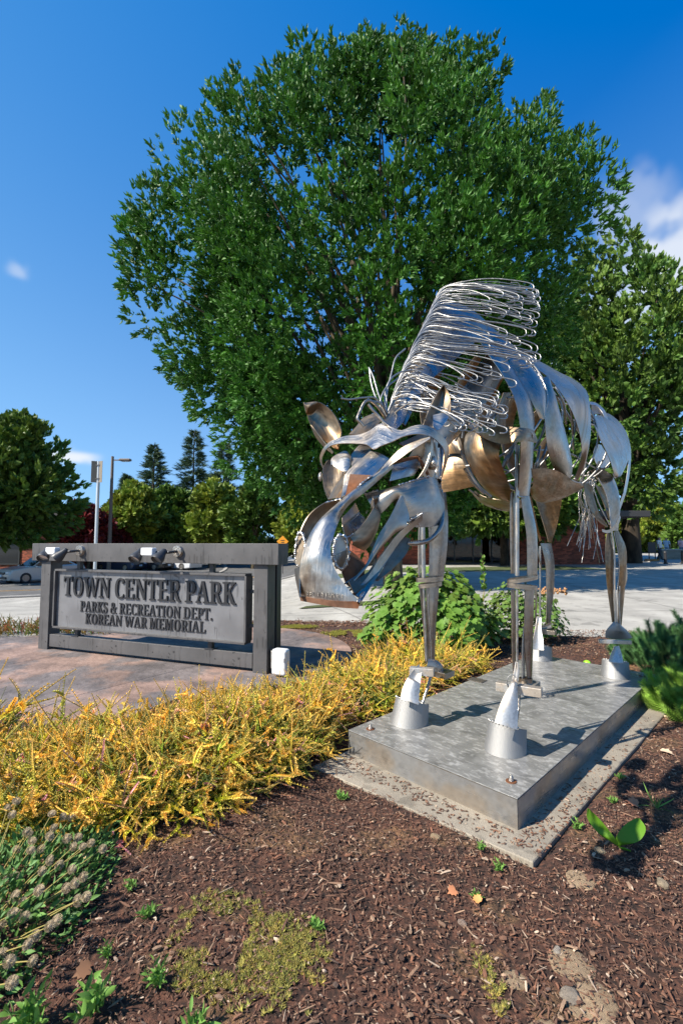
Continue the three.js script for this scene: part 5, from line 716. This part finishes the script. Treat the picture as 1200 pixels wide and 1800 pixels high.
// ---------- weeds, stones and bark on the mulch ----------
{
  const R = rng(31), leafA = oblong(.034, .010), leafB = oblong(.022, .0085), blade = leafShape(.09, .006, .2, .5);
  const weed = (geo, stems, per, h) => { const T = new THREE.Group(); for (let k = 0; k < stems; k++) { const a = k * 2.4 + R(), tilt = .15 + .9 * R(), d = vec(Math.sin(tilt) * Math.cos(a), Math.cos(tilt), Math.sin(tilt) * Math.sin(a)); for (let i = 0; i < per; i++) { const q = (i + .6) / per, m = new THREE.Mesh(geo, M.weed); m.name = 'leaf'; m.castShadow = m.receiveShadow = true; m.position.copy(d).multiplyScalar(h * q * (.7 + .5 * R())); m.quaternion.copy(Q(d.clone().multiplyScalar(.6).add(vec(Math.cos(i * 2.4 + k), .25 + .4 * R(), Math.sin(i * 2.4 + k))).normalize(), R() * 6.28)); m.scale.setScalar((.7 + .6 * R()) * (1.1 - .3 * q)); T.add(m); } } return T; };
  const kinds = [weed(leafA, 6, 5, .035), weed(leafB, 9, 6, .045), weed(blade, 14, 1, .02)];
  const list = [[600, 1392, 0, 1.0, 'small green weed at the left end of the concrete footing'], [228, 1553, 1, .8, 'small weed in shade nearest the heather front edge'], [262, 1598, 0, .9, 'weed standing alone between heather and stonecrop patch'], [188, 1662, 1, .8, 'shaded weed beside the brown fallen oak leaf'], [276, 1712, 1, 1.25, 'bright double tufted weed left of the stonecrop patch'], [168, 1765, 1, 1.9, 'dense leafy weed rosette near the lower left corner'], [50, 1790, 1, 2.0, 'dense leafy weed rosette below the seed heads in the corner'], [340, 1799, 0, 1.3, 'broad leaved weed cut by the bottom edge'], [556, 1618, 0, .8, 'small weed in open mulch right of the stonecrop'], [846, 1482, 1, .7, 'tiny weed on the footing front edge left of its tip'], [874, 1512, 1, .8, 'round weed just under the footing tip'], [1012, 1447, 1, .9, 'tiny leafed weed right of the footing by the shadow'], [1078, 1404, 0, .7, 'small weed between footing and dock seedling'], [1090, 1362, 1, .8, 'bright weed against the right side of the footing'], [1152, 1414, 2, 1.0, 'thin grass tuft in the shade right of the dock seedling'], [836, 1560, 0, .55, 'tiny bright seedling beside an orange leaf scrap'], [690, 1230, 1, .1, '']];
  for (const [px, py, k, s, label] of list) { if (!label) continue; const p = gp(px, py, .04), T = kinds[k].clone(); T.name = numbered('weed'); T.position.set(p.x, onBed(p.x, p.z) + .002, p.z); if (/footing front edge/.test(label)) T.position.y = .012; T.scale.setScalar(s * .95); T.rotation.y = px; tag(T, label, 'weed'); scene.add(T); }
  const p = gp(1085, 1478, .04), D = base('dock_seedling', vec(p.x, onBed(p.x, p.z), p.z)); tag(D, 'young dock plant with two broad bright green leaves in the horse head shadow', 'seedling');
  const mt = leafMat(.15, .33, .025, .45, .45), big = (pts, w) => { const a = [], b = []; pts.forEach((q, i) => { const t = i / (pts.length - 1), k = w * Math.sin(Math.PI * Math.min(.97, .1 + .88 * t)); a.push(q.clone().add(vec(-k * .8, .1 * k, -k * .3))); b.push(q.clone().add(vec(k * .8, .1 * k, k * .3))); }); return plateGeo(a, b, { n: 14, m: 6, bulge: -.008, th: .0008, ref: vec(0, -1, 0) }); };
  mesh('leaf', big([vec(0, .01, 0), vec(-.05, .05, 0), vec(-.085, .10, -.02), vec(-.10, .135, -.03)], .034), mt, D); mesh('leaf', big([vec(0, .01, 0), vec(.03, .045, .02), vec(.075, .08, .0), vec(.105, .10, -.03)], .05), mt, D); mesh('leaf', big([vec(0, .01, .01), vec(.0, .02, .03), vec(.02, .022, .05)], .014), mt, D);
  const rock = (px, py, s, c, label) => { const q = gp(px, py, .04), g = new THREE.IcosahedronGeometry(s, 3), a = g.attributes.position; for (let i = 0; i < a.count; i++) { const v = vec(a.getX(i), a.getY(i), a.getZ(i)), k = .8 + .5 * (fbm(v.x / s * 1.2 + 9 + px, v.y / s * 1.2 + 9, 999, 999, 5, 3) - .2 + .6 * (fbm(v.z / s * 1.3 + 9, v.x / s + px, 999, 999, 6, 2) - .5)); a.setXYZ(i, v.x * k * 1.2, v.y * k * .62, v.z * k * .9); } g.computeVertexNormals(); const m = mesh('stone', g, std({ color: c, roughness: .95, map: rep(concreteTex, 2), bumpMap: rep(gritBump, 4), bumpScale: .004 }), null); m.position.set(q.x, onBed(q.x, q.z) + s * .2, q.z); m.rotation.y = px; tag(m, label, 'stone'); };
  rock(999, 1732, .026, col(.42, .36, .30), 'pale grey stone beside a sandy spot at lower right'); rock(766, 1457, .02, col(.4, .3, .19), 'tan stone lying just before the footing front edge'); rock(1164, 1541, .022, col(.42, .34, .24), 'tan stone right of the head shadow'); rock(813, 1604, .014, col(.4, .3, .25), 'small pinkish grey stone in the open mulch'); rock(1052, 1485, .02, col(.45, .36, .24), 'tan stone under the dock seedling left leaf'); rock(978, 1652, .014, col(.5, .45, .4), 'small pale stone above the sandy spots');
  const leafBrown = (px, py, s, turn, c, label) => { const q = gp(px, py, .05), m = mesh('fallen_leaf', mapleLeaf(s).rotateX(-1.25), std({ color: c, roughness: .8 }), null); m.position.set(q.x, onBed(q.x, q.z) + .012, q.z); m.rotation.set(.15, turn, .2); tag(m, label, 'fallen leaf'); };
  leafBrown(160, 1680, .045, 2.2, col(.16, .075, .035), 'brown curled oak leaf beside the seed head plant'); leafBrown(842, 1566, .03, .4, col(.6, .26, .08), 'orange leaf scrap beside a tiny seedling'); leafBrown(800, 1546, .035, 2, col(.45, .18, .08), 'rusty leaf scrap in the open mulch'); leafBrown(1120, 1405, .05, 1, col(.4, .16, .08), 'rusty curled leaf in shade beyond the dock seedling'); leafBrown(1160, 1310, .07, 4, col(.6, .42, .28), 'pale curled leaf beside the right side of the footing'); leafBrown(155, 1500, .06, 1, col(.55, .38, .2), 'tan dry leaf caught among the seed heads'); leafBrown(30, 1712, .035, .3, col(.45, .26, .13), 'tan dry leaf under the lowest seed heads');
  const b = gp(1031, 1166, .05), B = base('lime_ball', vec(b.x, .05, b.z)); tag(B, 'small lime green ball on the mulch behind the plinth', 'ball'); mesh('shell', new THREE.SphereGeometry(.035, 20, 14).scale(1, .85, 1), std({ color: col(.3, .75, .03), roughness: .5 }), B); mesh('seam', new THREE.TorusGeometry(.0345, .0016, 6, 30).rotateX(1.2).scale(1, .85, 1), std({ color: col(.5, .8, .2) }), B);
  // sandy spots: low fans of dry grit
  const sandMat = std({ color: col(.36, .265, .175), roughness: 1, map: rep(concreteTex, 3), bumpMap: rep(gritBump, 5), bumpScale: .004 });
  for (const [px, py, r] of [[1042, 1738, .075], [1018, 1530, .06], [1000, 1670, .07], [965, 1790, .05], [905, 1700, .04]]) { const q = gp(px, py, .045), g = new THREE.CircleGeometry(r, 40, 0, 6.2832), nrm = []; const rings = 10, pos = [], id = []; for (let i = 0; i <= rings; i++) for (let k = 0; k < 32; k++) { const a = k / 32 * 6.2832, rr = r * i / rings * (.75 + .6 * fbm(Math.cos(a) + 5, Math.sin(a) + 5 + px, 999, 999, 8, 3)), x = q.x + rr * Math.cos(a), z = q.z + rr * .8 * Math.sin(a); pos.push(x, bumpy(x, z) + .006 * (1 - (i / rings) ** 2) - .006 * (i === rings) + .003 * (hash2(i, k, px) - .5), z); if (i) { const A0 = (i - 1) * 32 + k, B0 = (i - 1) * 32 + (k + 1) % 32; id.push(A0, A0 + 32, B0, B0, A0 + 32, B0 + 32); } } const G = new THREE.BufferGeometry(); G.setAttribute('position', new THREE.Float32BufferAttribute(pos, 3)); G.setIndex(id); G.computeVertexNormals(); structure('sand', patchUV(G), sandMat, mulchBed); }
}
{ // bark chips
  const R = rng(1234), chip = (l, w, t) => { const g = new THREE.BoxGeometry(l, t, w, 2, 1, 1), p = g.attributes.position, s = R() * 100; for (let i = 0; i < p.count; i++) { const x = p.getX(i), e = Math.abs(x) / (l / 2), k = hash2(Math.round(x * 900 + 50), Math.round(p.getY(i) * 9000 + 50) + Math.round(p.getZ(i) * 900), s | 0); p.setXYZ(i, x * (.8 + .35 * k), p.getY(i) * (1 - .4 * e) + t * .8 * (e < .5 ? .5 : 0) * (s % 2), p.getZ(i) * (1 - .55 * e * k) + (k - .5) * w * .3); } g.computeVertexNormals(); return g.toNonIndexed(); };
  const kinds = [chip(.03, .009, .004), chip(.022, .011, .005), chip(.04, .005, .003), chip(.016, .01, .005), chip(.03, .004, .0025), chip(.012, .006, .004), chip(.075, .003, .0028)].map((g) => { g.computeVertexNormals(); return g; });
  const tones = [[0.072, 0.037, 0.024], [0.118, 0.059, 0.038], [0.16, 0.08, 0.049], [0.201, 0.089, 0.05], [0.227, 0.133, 0.083], [0.301, 0.192, 0.122], [0.419, 0.311, 0.224], [0.092, 0.059, 0.045]], mats = kinds.map(() => []), cols = kinds.map(() => []);
  const pick = () => { const k = R(); return k < .22 ? 0 : k < .46 ? 1 : k < .64 ? 2 : k < .75 ? 3 : k < .84 ? 4 : k < .91 ? 5 : k < .945 ? 6 : 7; };
  const foot = (x, z) => { const d = vec(x, 0, z).sub(HM), u = d.dot(HW), v = d.dot(HB); return Math.abs(u) < PW / 2 + .17 && v > -.17 && v < 3.5; };
  const chipMat = std({ color: 0xffffff, roughness: .95 }), toneMats = tones.map((t) => std({ color: col(...t), roughness: .95, bumpMap: rep(gritBump, 2), bumpScale: .001 }));
  let named = 0;
  const drop = (x, z, scale) => { if (foot(x, z)) return; const k = R() < .02 ? 6 : R() < .5 ? Math.floor(R() * 3) : 3 + Math.floor(R() * 3), s = scale * (.35 + 1.15 * R() * R() + .35 * R()), m = xf(vec(x, bumpy(x, z) + .004 + .006 * R(), z), new THREE.Quaternion().setFromEuler(new THREE.Euler((R() - .5) * 1.1, R() * 6.28, (R() - .5) * .9)), vec(s * (.8 + .6 * R()), s, s)); const t = tones[pick()], b = .75 + .5 * R(); mats[k].push(m); cols[k].push(col(t[0] * b, t[1] * b, t[2] * b)); };
  for (let i = 0; i < 96000; i++) drop(-1.4 + 4.2 * R(), -.9 - 2.7 * R(), .46);
  for (let i = 0; i < 26000; i++) drop(-.6 + 5.4 * R(), -3 - 3.6 * R(), .9);
  for (let i = 0; i < 2500; i++) drop(-1.6 + 2.6 * R(), -6.9 - .5 * R(), 1.2);
  for (let i = 0; i < 700; i++) { const a = R() < .55, u = a ? PW / 2 + .01 + .13 * R() : (R() - .5) * PW, v = a ? -.1 + 2.6 * R() * R() : -.02 - .12 * R(), q = HM.clone().addScaledVector(HW, u).addScaledVector(HB, v), k = Math.floor(R() * 6), s = .35 + .4 * R(), t = tones[pick()]; mats[k].push(xf(vec(q.x, .015, q.z), new THREE.Quaternion().setFromEuler(new THREE.Euler(0, R() * 6.28, 0)), s)); cols[k].push(col(t[0], t[1], t[2])); }
  kinds.forEach((g, k) => tag(instanced('bark_litter', g, chipMat, mats[k], cols[k], mulchBed), null, null, null, 'stuff'));
  for (let i = 0; i < 400 && named < 300; i++) { const f = 1.0 + 1.1 * R(), x = f * (-.62 + 1.4 * R()); if (foot(x, -f)) continue; named++; const k = Math.floor(R() * 5), m = mesh('bark_chip', kinds[k], toneMats[R() < .35 ? 4 + Math.floor(R() * 3) : pick()], mulchBed); m.position.set(x, bumpy(x, -f) + .011, -f); m.rotation.set((R() - .5) * .7, R() * 6.28, (R() - .5) * .5); m.scale.set(.8 + .6 * R(), .9, .7 + .5 * R()); }
}
// ---------- street, buildings and people beyond ----------
const brickTex = tex(512, (u, v) => { const rows = 32, cols = 12, r = Math.floor(v * rows), off = (r % 2) * .5, x = u * cols + off, fx = x - Math.floor(x), fy = v * rows - r, j = fx < .04 || fy < .12, k = .75 + .5 * hash2(Math.floor(x) % cols, r, 7) + .2 * (fbm(u * 30, v * 30, 30, 30, 9, 3) - .5); return j ? [.5, .46, .42] : [k * .74, k * .42, k * .32]; }, true);
M.brick = std({ color: col(.5, .42, .38), map: rep(brickTex, .4), roughness: .95 }); M.darkGlass = new THREE.MeshPhysicalMaterial({ color: col(.02, .022, .024), roughness: .08, side: THREE.DoubleSide }); M.clearGlass = new THREE.MeshPhysicalMaterial({ color: col(.75, .78, .78), roughness: .03, transmission: 1, thickness: 0, specularIntensity: .6, side: THREE.DoubleSide }); M.roof = std({ color: col(.035, .033, .032), roughness: .6, bumpMap: rep(gritBump, 1), bumpScale: .004 }); M.frameDark = std({ color: col(.03, .03, .03), roughness: .5 });
{
  const B = base('park_shelter', vec(9, 0, -27)); tag(B, 'low brick park building with black flat roof and dark glazing behind the horse legs', 'building');
  const wall = (x0, x1, y0, y1, z0, z1) => mesh('wall', boxUV(box(x1 - x0, y1 - y0, z1 - z0, (x0 + x1) / 2 - 9, (y0 + y1) / 2, -(z0 + z1) / 2)), M.brick, B);
  wall(10, 15.6, 0, 2.7, 0, .3); wall(.6, 1.6, 0, 2.7, 0, .3); wall(2.1, 3.0, 0, 2.7, 0, .3); wall(3.5, 5.6, 0, 2.7, 0, .3); wall(.6, 15.6, 0, 2.7, 6, 6.3); wall(15.3, 15.6, 0, 2.7, .3, 6); wall(.6, .9, 0, 2.7, .3, 6);
  for (const [a, b] of [[1.6, 2.1], [3.0, 3.5]]) mesh('window', box(b - a, 2.7, .03, (a + b) / 2 - 9, 1.35, -.15), M.darkGlass, B);
  for (let i = 0; i < 4; i++) { const a = 5.6 + i * 1.1; const f = mesh('window', box(1.04, 2.55, .03, a + .55 - 9, 1.3, -.15), M.clearGlass, B); mesh('frame', mergeGeometries([box(.06, 2.7, .12, a - 9, 1.35, -.15), box(1.04, .06, .1, a + .55 - 9, 1.95, -.15), box(1.04, .1, .1, a + .55 - 9, .05, -.15)]), M.frameDark, f); }
  mesh('ceiling', box(15, .05, 6, 8.1 - 9, 2.66, -3.2), M.frameDark, B); mesh('roof', boxUV(rbox(17.4, .34, 9.6, .03, 8.3 - 9, 2.88, -2.8)), M.roof, B); mesh('roof_vent', rbox(2.6, .45, 1.2, .05, 8.1 - 9, 3.25, -1.4), M.bright, B); mesh('downpipe', new THREE.CylinderGeometry(.05, .05, 2.7, 8).translate(10.1 - 9, 1.35, .08), M.frameDark, B);
}
{
  const g = land(-26, -36), B = base('brick_building', vec(-29.5, g, -37)); tag(B, 'dark red brick building with overhanging roof behind the left street tree', 'building');
  mesh('wall', boxUV(box(12, 4.6, 8, 0, 2.3, -4)), M.brick, B); mesh('roof', mergeGeometries([rbox(14.6, .25, 10.6, .04, 0, 4.72, -4), new THREE.ConeGeometry(10.2, 1.5, 4, 1).rotateY(Math.PI / 4).scale(1, 1, .73).translate(0, 5.6, -4).toNonIndexed()]), M.roof, B);
  for (const x of [-4.6, -2.2, .2, 2.6]) { const w = mesh('window', box(1.7, 2.2, .06, x, 1.9, .02), M.darkGlass, B); mesh('frame', mergeGeometries([box(1.84, .09, .1, x, 3.04, .03), box(1.84, .09, .1, x, .77, .03), box(.08, 2.2, .1, x - .88, 1.9, .03), box(.08, 2.2, .1, x + .88, 1.9, .03)]), M.frameDark, w); }
}
function hedge(label, pts, h, w, rgb, seed) { const R = rng(seed), c = new THREE.CatmullRomCurve3(pts.map(([x, z]) => vec(x, 0, z))), T = base('hedge', vec(pts[0][0], land(pts[0][0], pts[0][1]), pts[0][1])); tag(T, label, 'hedge'); const L = c.getLength(), n = Math.round(L * 26), ms = [], cs = []; for (let i = 0; i < n; i++) { const t = R(), p = c.getPointAt(t), x = p.x + (R() - .5) * w, z = p.z + (R() - .5) * w, hh = h * (.75 + .35 * fbm(x * .8 + 99, z * .8 + 99, 9999, 9999, seed, 3)); ms.push(xf(vec(x - pts[0][0], land(x, z) - T.position.y + hh * (R() ** .6), z - pts[0][1]), Q(vec(R() - .5, .5, R() - .5).normalize(), R() * 6), .8 + .8 * R())); const b = .5 + .7 * R(); cs.push(col(b, b, b)); } tag(instanced('foliage', bigSprays[0], leafMat(...rgb, .25), ms, cs, T), null, null, null, 'stuff'); }
hedge('dark hedge band along the far side of the road behind the sign', [[-34, -46], [-20, -50], [-8, -54], [4, -52]], 2.6, 2.2, [.03, .065, .02], 61);
hedge('low dark planting far left behind the brick building', [[-70, -52], [-52, -52], [-36, -54]], 4, 3, [.03, .06, .02], 62);
hedge('distant green tree line closing the view behind the shelter', [[2, -62], [16, -64], [34, -66]], 5, 3, [.035, .075, .02], 63);
hedge('distant green hedge at far right behind the seated people', [[34, -62], [48, -60], [70, -58]], 3.4, 3, [.09, .15, .03], 64);
function car(label, p, turn, paint, o = {}) {
  const T = base('parked_car', p, turn); tag(T, label, 'car');
  const H = o.h || 1.46, S = (pts, d, bev) => { const s = new THREE.Shape(); pts.forEach(([x, y], i) => i ? s.lineTo(x, y) : s.moveTo(x, y)); return new THREE.ExtrudeGeometry(s, { depth: d, bevelEnabled: true, bevelSize: bev, bevelThickness: bev, bevelSegments: 3, curveSegments: 8 }).translate(0, 0, -d / 2); };
  const mat = new THREE.MeshPhysicalMaterial({ color: paint, metalness: .35, roughness: .35, clearcoat: 1, clearcoatRoughness: .06, side: THREE.DoubleSide });
  mesh('body', S([[-2.2, .3], [-1.75, .24], [1.8, .24], [2.15, .32], [2.2, .55], [2.05, .76], [1.15, .9], [-1.5, .94], [-2.1, .88], [-2.24, .6]], 1.5, .1), mat, T);
  mesh('cabin', S([[1.0, .92], [.35, H - .12], [-.9, H - .1], [-1.75, .95]], 1.22, .09), M.darkGlass, T);
  mesh('roof', S([[.36, H - .14], [.1, H - .05], [-.7, H - .04], [-.95, H - .13]], 1.2, .1), mat, T);
  const pl = []; for (const s of [-1, 1]) pl.push(rodBetween(vec(1.0, .93, s * .7), vec(.36, H - .1, s * .66), .035), rodBetween(vec(-.3, .95, s * .74), vec(-.32, H - .08, s * .68), .04), rodBetween(vec(-1.72, .96, s * .7), vec(-.9, H - .1, s * .66), .05)); mesh('pillars', mergeGeometries(pl), mat, T);
  for (const x of [-1.35, 1.38]) for (const s of [-1, 1]) { const w = mesh('wheel', new THREE.TorusGeometry(.25, .085, 10, 28).translate(x, .33, s * .8), M.black, T); mesh('rim', new THREE.CylinderGeometry(.2, .2, .12, 20).rotateX(Math.PI / 2).translate(x, .33, s * .8), M.bright, w); }
  for (const s of [-1, 1]) { mesh('headlight', rbox(.2, .13, .36, .05, 2.18, .68, s * .6), M.white, T); mesh('tail_light', rbox(.1, .14, .3, .03, -2.3, .76, s * .62), std({ color: col(.4, .02, .02), roughness: .3 }), T); mesh('mirror', rbox(.12, .12, .2, .04, .85, .98, s * .93), mat, T); mesh('door_handle', rbox(.16, .03, .03, .01, -.1, .8, s * .86), M.bright, T); }
  mesh('grille', rbox(.08, .14, .8, .02, 2.28, .62, 0), M.black, T); mesh('bumper_intake', rbox(.08, .14, 1.1, .02, 2.27, .38, 0), M.black, T); mesh('number_plate', rbox(.02, .15, .34, .004, 2.325, .5, 0), std({ color: col(.45, .58, .68), roughness: .5 }), T);
  return T;
}
const onLand = (px, fwd) => { const x = (px - 600) * fwd / FOCAL; return vec(x, land(x, -fwd) + .008, -fwd); };
car('silver parked car with pale blue number plate at the far left', onLand(78, 28.5), -2.05 + Math.PI * 0, col(.62, .63, .6), { h: 1.5 });
car('dark blue car seen under the beam near the sign pole', onLand(214, 41), -.35, col(.03, .045, .09)); car('black estate car seen between the two floodlights under the beam', onLand(262, 42), -.3, col(.02, .02, .022), { h: 1.6 }); car('white car seen under the second floodlight below the beam', onLand(312, 43), 2.75, col(.75, .76, .77)); 
{
  const P = base('sign_pole', onLand(170, 13)); tag(P, 'galvanised street sign pole with the brown backs of two sign plates', 'sign pole'); const s = 13 / FOCAL, h = EYE - P.position.y;
  mesh('pole', new THREE.CylinderGeometry(.045, .045, h + 145 * s * 1.0, 14).translate(0, (h + 145 * s) / 2, 0), std({ color: col(.5, .53, .55), metalness: .6, roughness: .5 }), P);
  const back = std({ color: col(.2, .175, .14), roughness: .7, metalness: .3 }); for (const [sx, t] of [[-1, .5], [1, -.5]]) mesh('sign_plate', rbox(.17, .62, .008, .003).rotateY(t).translate(sx * .085, h + 126 * s, .06), back, P); mesh('clamp', mergeGeometries([box(.14, .03, .12, 0, h + 138 * s, .0), box(.14, .03, .12, 0, h + 114 * s, .0)]), M.signPaint, P);
}
{
  const P = base('street_lamp', onLand(194, 30)), s = 30 / FOCAL, h = EYE - P.position.y + 154 * s; tag(P, 'tall brown street lamp with a single short arm', 'street lamp'); const m = std({ color: col(.14, .105, .08), roughness: .55 });
  mesh('post', new THREE.CylinderGeometry(.085, .13, h, 12).translate(0, h / 2, 0), m, P); mesh('arm', box(.7, .07, .07, .35, h - .25, 0), m, P); const l = mesh('lamp_head', rbox(.75, .16, .34, .06, .85, h - .24, 0), m, P); mesh('lens', box(.5, .02, .26, .85, h - .335, 0), M.white, l);
}
{
  const P = base('warning_sign', onLand(497, 34)), s = 34 / FOCAL, h = EYE - P.position.y + 3 * s; tag(P, 'orange yellow diamond warning sign showing above the sign beam end', 'road sign'); mesh('post', new THREE.CylinderGeometry(.04, .04, h, 8).translate(0, h / 2, -.04), M.signPaint, P); mesh('sign_plate', rbox(.62, .62, .02, .008).rotateZ(Math.PI / 4).translate(0, h, 0), std({ color: col(.75, .3, .015), roughness: .5 }), P); mesh('legend', mergeGeometries([box(.3, .06, .004, 0, h + .09, .014), box(.24, .06, .004, 0, h - .06, .014)]), M.black, P);
}
{
  const mk = (px, label) => { const P = base('bollard', onLand(px, 28)); tag(P, label, 'bollard', 'black bollards at the end of the plaza'); mesh('post', new THREE.LatheGeometry([[.001, 0], [.11, 0], [.11, .06], [.085, .09], [.085, .62], [.1, .64], [.1, .68], [.07, .76], [.001, .78]].map(([a, b]) => new THREE.Vector2(a, b)), 18), M.black, P); mesh('base_plate', new THREE.CylinderGeometry(.15, .15, .02, 18).translate(0, .01, 0), M.black, P); };
  mk(1166, 'black bollard on the plaza nearer the hind leg'); mk(1196, 'black bollard on the plaza at the very right edge');
  const w = base('seat_wall', onLand(1195, 36)); tag(w, 'tan low seat wall beyond the bollards at right edge', 'wall'); mesh('wall', rbox(4.6, .7, .5, .03, .6, .35, 0), M.slab, w); mesh('cap', rbox(4.8, .1, .6, .02, .6, .75, 0), M.concrete, w);
  const k = base('notice_board', onLand(1143, 33)); tag(k, 'black notice board beside the people at far right', 'notice board'); mesh('panel', rbox(.55, .75, .06, .01, 0, .95, 0), M.black, k); for (const s of [-.22, .22]) mesh('leg', box(.05, .6, .05, s, .3, 0), M.black, k);
  const wallB = base('planter_bed', onLand(1142, 31)); tag(wallB, 'small round bed of orange flowers at the foot of the board', 'flower bed'); mesh('kerb_ring', new THREE.TorusGeometry(.5, .06, 6, 24).rotateX(Math.PI / 2), M.kerb, wallB); const g = [], R = rng(8); for (let i = 0; i < 90; i++) { const a = R() * 6.28, q = .45 * Math.sqrt(R()); g.push(new THREE.IcosahedronGeometry(.04, 0).translate(q * Math.cos(a), .08 + .08 * R(), q * Math.sin(a))); } tag(mesh('flowers', mergeGeometries(g), std({ color: col(.5, .25, .08), roughness: 1 }), wallB), null, null, null, 'stuff');
}
// people far off: one smooth skin round a posed skeleton
function person(label, p, turn, o) {
  const hgt = 1.7, j = { hip: [0, .92, 0], chest: [0, 1.32, .02], neck: [0, 1.47, .01], head: [0, 1.6, .03], sL: [-.19, 1.4, 0], sR: [.19, 1.4, 0], eL: [-.26, 1.13, .02], eR: [.25, 1.14, .05], hL: [-.25, .88, .1], hR: [.2, .92, .18], pL: [-.09, .9, 0], pR: [.09, .9, 0], kL: [-.12, .5, .06 * o.stride], kR: [.11, .5, -.05 * o.stride], aL: [-.12, .08, .2 * o.stride], aR: [.12, .08, -.2 * o.stride], tL: [-.13, .05, .2 * o.stride + .14], tR: [.13, .05, -.2 * o.stride + .14] };
  const bones = [['hip', 'chest', .15, .16], ['chest', 'neck', .14, .06], ['neck', 'head', .06, .1], ['sL', 'sR', .075, .075], ['sL', 'eL', .055, .042], ['eL', 'hL', .042, .035], ['sR', 'eR', .055, .042], ['eR', 'hR', .042, .035], ['pL', 'kL', .095, .065], ['kL', 'aL', .06, .045], ['pR', 'kR', .095, .065], ['kR', 'aR', .06, .045], ['aL', 'tL', .045, .035], ['aR', 'tR', .045, .035]].map(([a, b, r, s]) => [vec(...j[a]), vec(...j[b]), r, s]);
  const field = (q) => { let d = 9; for (const [a, b, r, s] of bones) { const ab = b.clone().sub(a), t = Math.max(0, Math.min(1, q.clone().sub(a).dot(ab) / ab.lengthSq())), e = q.distanceTo(a.clone().addScaledVector(ab, t)) - lerp(r, s, t), h = Math.max(0, Math.min(1, .5 + .5 * (d - e) / .05)); d = lerp(d, e, h) - .05 * h * (1 - h); } return d; };
  // radial shrink-wrap of a capsule mesh is not enough for limbs: walk a small grid and keep its surface faces, then relax them onto the skin
  const st = .035, nx = 20, ny = 52, nz = 20, val = (i, k, l) => field(vec((i - nx / 2) * st, k * st - .03, (l - nz / 2) * st)) < 0, ids = new Map(), pos = [], idx = [];
  const V = []; for (let i = 0; i <= nx; i++) for (let k = 0; k <= ny; k++) for (let l = 0; l <= nz; l++) V[(i * (ny + 1) + k) * (nz + 1) + l] = val(i, k, l);
  const get = (i, k, l) => i >= 0 && k >= 0 && l >= 0 && i <= nx && k <= ny && l <= nz && V[(i * (ny + 1) + k) * (nz + 1) + l];
  const vid = (x, y, z) => { const s = x + ',' + y + ',' + z; if (!ids.has(s)) { ids.set(s, pos.length / 3); pos.push((x - nx / 2 - .5) * st, (y - .5) * st - .03, (z - nz / 2 - .5) * st); } return ids.get(s); };
  const faces = [[1, 0, 0, [[1, 0, 0], [1, 1, 0], [1, 1, 1], [1, 0, 1]]], [-1, 0, 0, [[0, 0, 0], [0, 0, 1], [0, 1, 1], [0, 1, 0]]], [0, 1, 0, [[0, 1, 0], [0, 1, 1], [1, 1, 1], [1, 1, 0]]], [0, -1, 0, [[0, 0, 0], [1, 0, 0], [1, 0, 1], [0, 0, 1]]], [0, 0, 1, [[0, 0, 1], [1, 0, 1], [1, 1, 1], [0, 1, 1]]], [0, 0, -1, [[0, 0, 0], [0, 1, 0], [1, 1, 0], [1, 0, 0]]]];
  for (let i = 0; i <= nx; i++) for (let k = 0; k <= ny; k++) for (let l = 0; l <= nz; l++) if (get(i, k, l)) for (const [a, b, c, f] of faces) if (!get(i + a, k + b, l + c)) { const q = f.map(([x, y, z]) => vid(i + x, k + y, l + z)); idx.push(q[0], q[1], q[2], q[0], q[2], q[3]); }
  const cols = []; for (let it = 0; it < 3; it++) for (let n = 0; n < pos.length / 3; n++) { const q = vec(pos[3 * n], pos[3 * n + 1], pos[3 * n + 2]), e = .004, d = field(q), gr = vec(field(q.clone().add(vec(e, 0, 0))) - d, field(q.clone().add(vec(0, e, 0))) - d, field(q.clone().add(vec(0, 0, e))) - d).normalize(); q.addScaledVector(gr, -d); pos[3 * n] = q.x; pos[3 * n + 1] = q.y; pos[3 * n + 2] = q.z; }
  for (let n = 0; n < pos.length / 3; n++) { const y = pos[3 * n + 1], x = Math.abs(pos[3 * n]); cols.push(...(y > 1.63 ? o.hair : y > 1.46 ? o.skin : x > .2 && y < 1.2 ? o.skin : y > .93 ? o.top : y > .09 ? o.legs : [.03, .03, .03])); }
  const g = new THREE.BufferGeometry(); g.setAttribute('position', new THREE.Float32BufferAttribute(pos, 3)); g.setAttribute('color', new THREE.Float32BufferAttribute(cols, 3)); g.setIndex(idx); g.computeVertexNormals();
  const m = mesh('person', g, std({ color: 0xffffff, vertexColors: true, roughness: .85 })); m.position.copy(p); m.rotation.y = turn; tag(m, label, 'person');
}
const SKIN = [.45, .28, .2];
person('far person in white top and dark trousers left of the near bollard', onLand(1156, 34), .6, { stride: 1, hair: [.05, .03, .02], skin: SKIN, top: [.75, .74, .72], legs: [.04, .04, .05] });
person('far person in pale blue top above the near bollard', onLand(1169, 40), 2.2, { stride: .6, hair: [.12, .08, .04], skin: SKIN, top: [.55, .62, .72], legs: [.3, .33, .4] });
person('far person in pink top at the right edge behind the seat wall', onLand(1194, 39), .2, { stride: .2, hair: [.1, .06, .03], skin: SKIN, top: [.75, .42, .42], legs: [.12, .13, .2] });
person('far person in a purple top beside the hind leg trunk', onLand(1112, 38), -.5, { stride: .8, hair: [.04, .03, .02], skin: SKIN, top: [.35, .28, .42], legs: [.05, .06, .1] });
renderer.render(scene, camera);
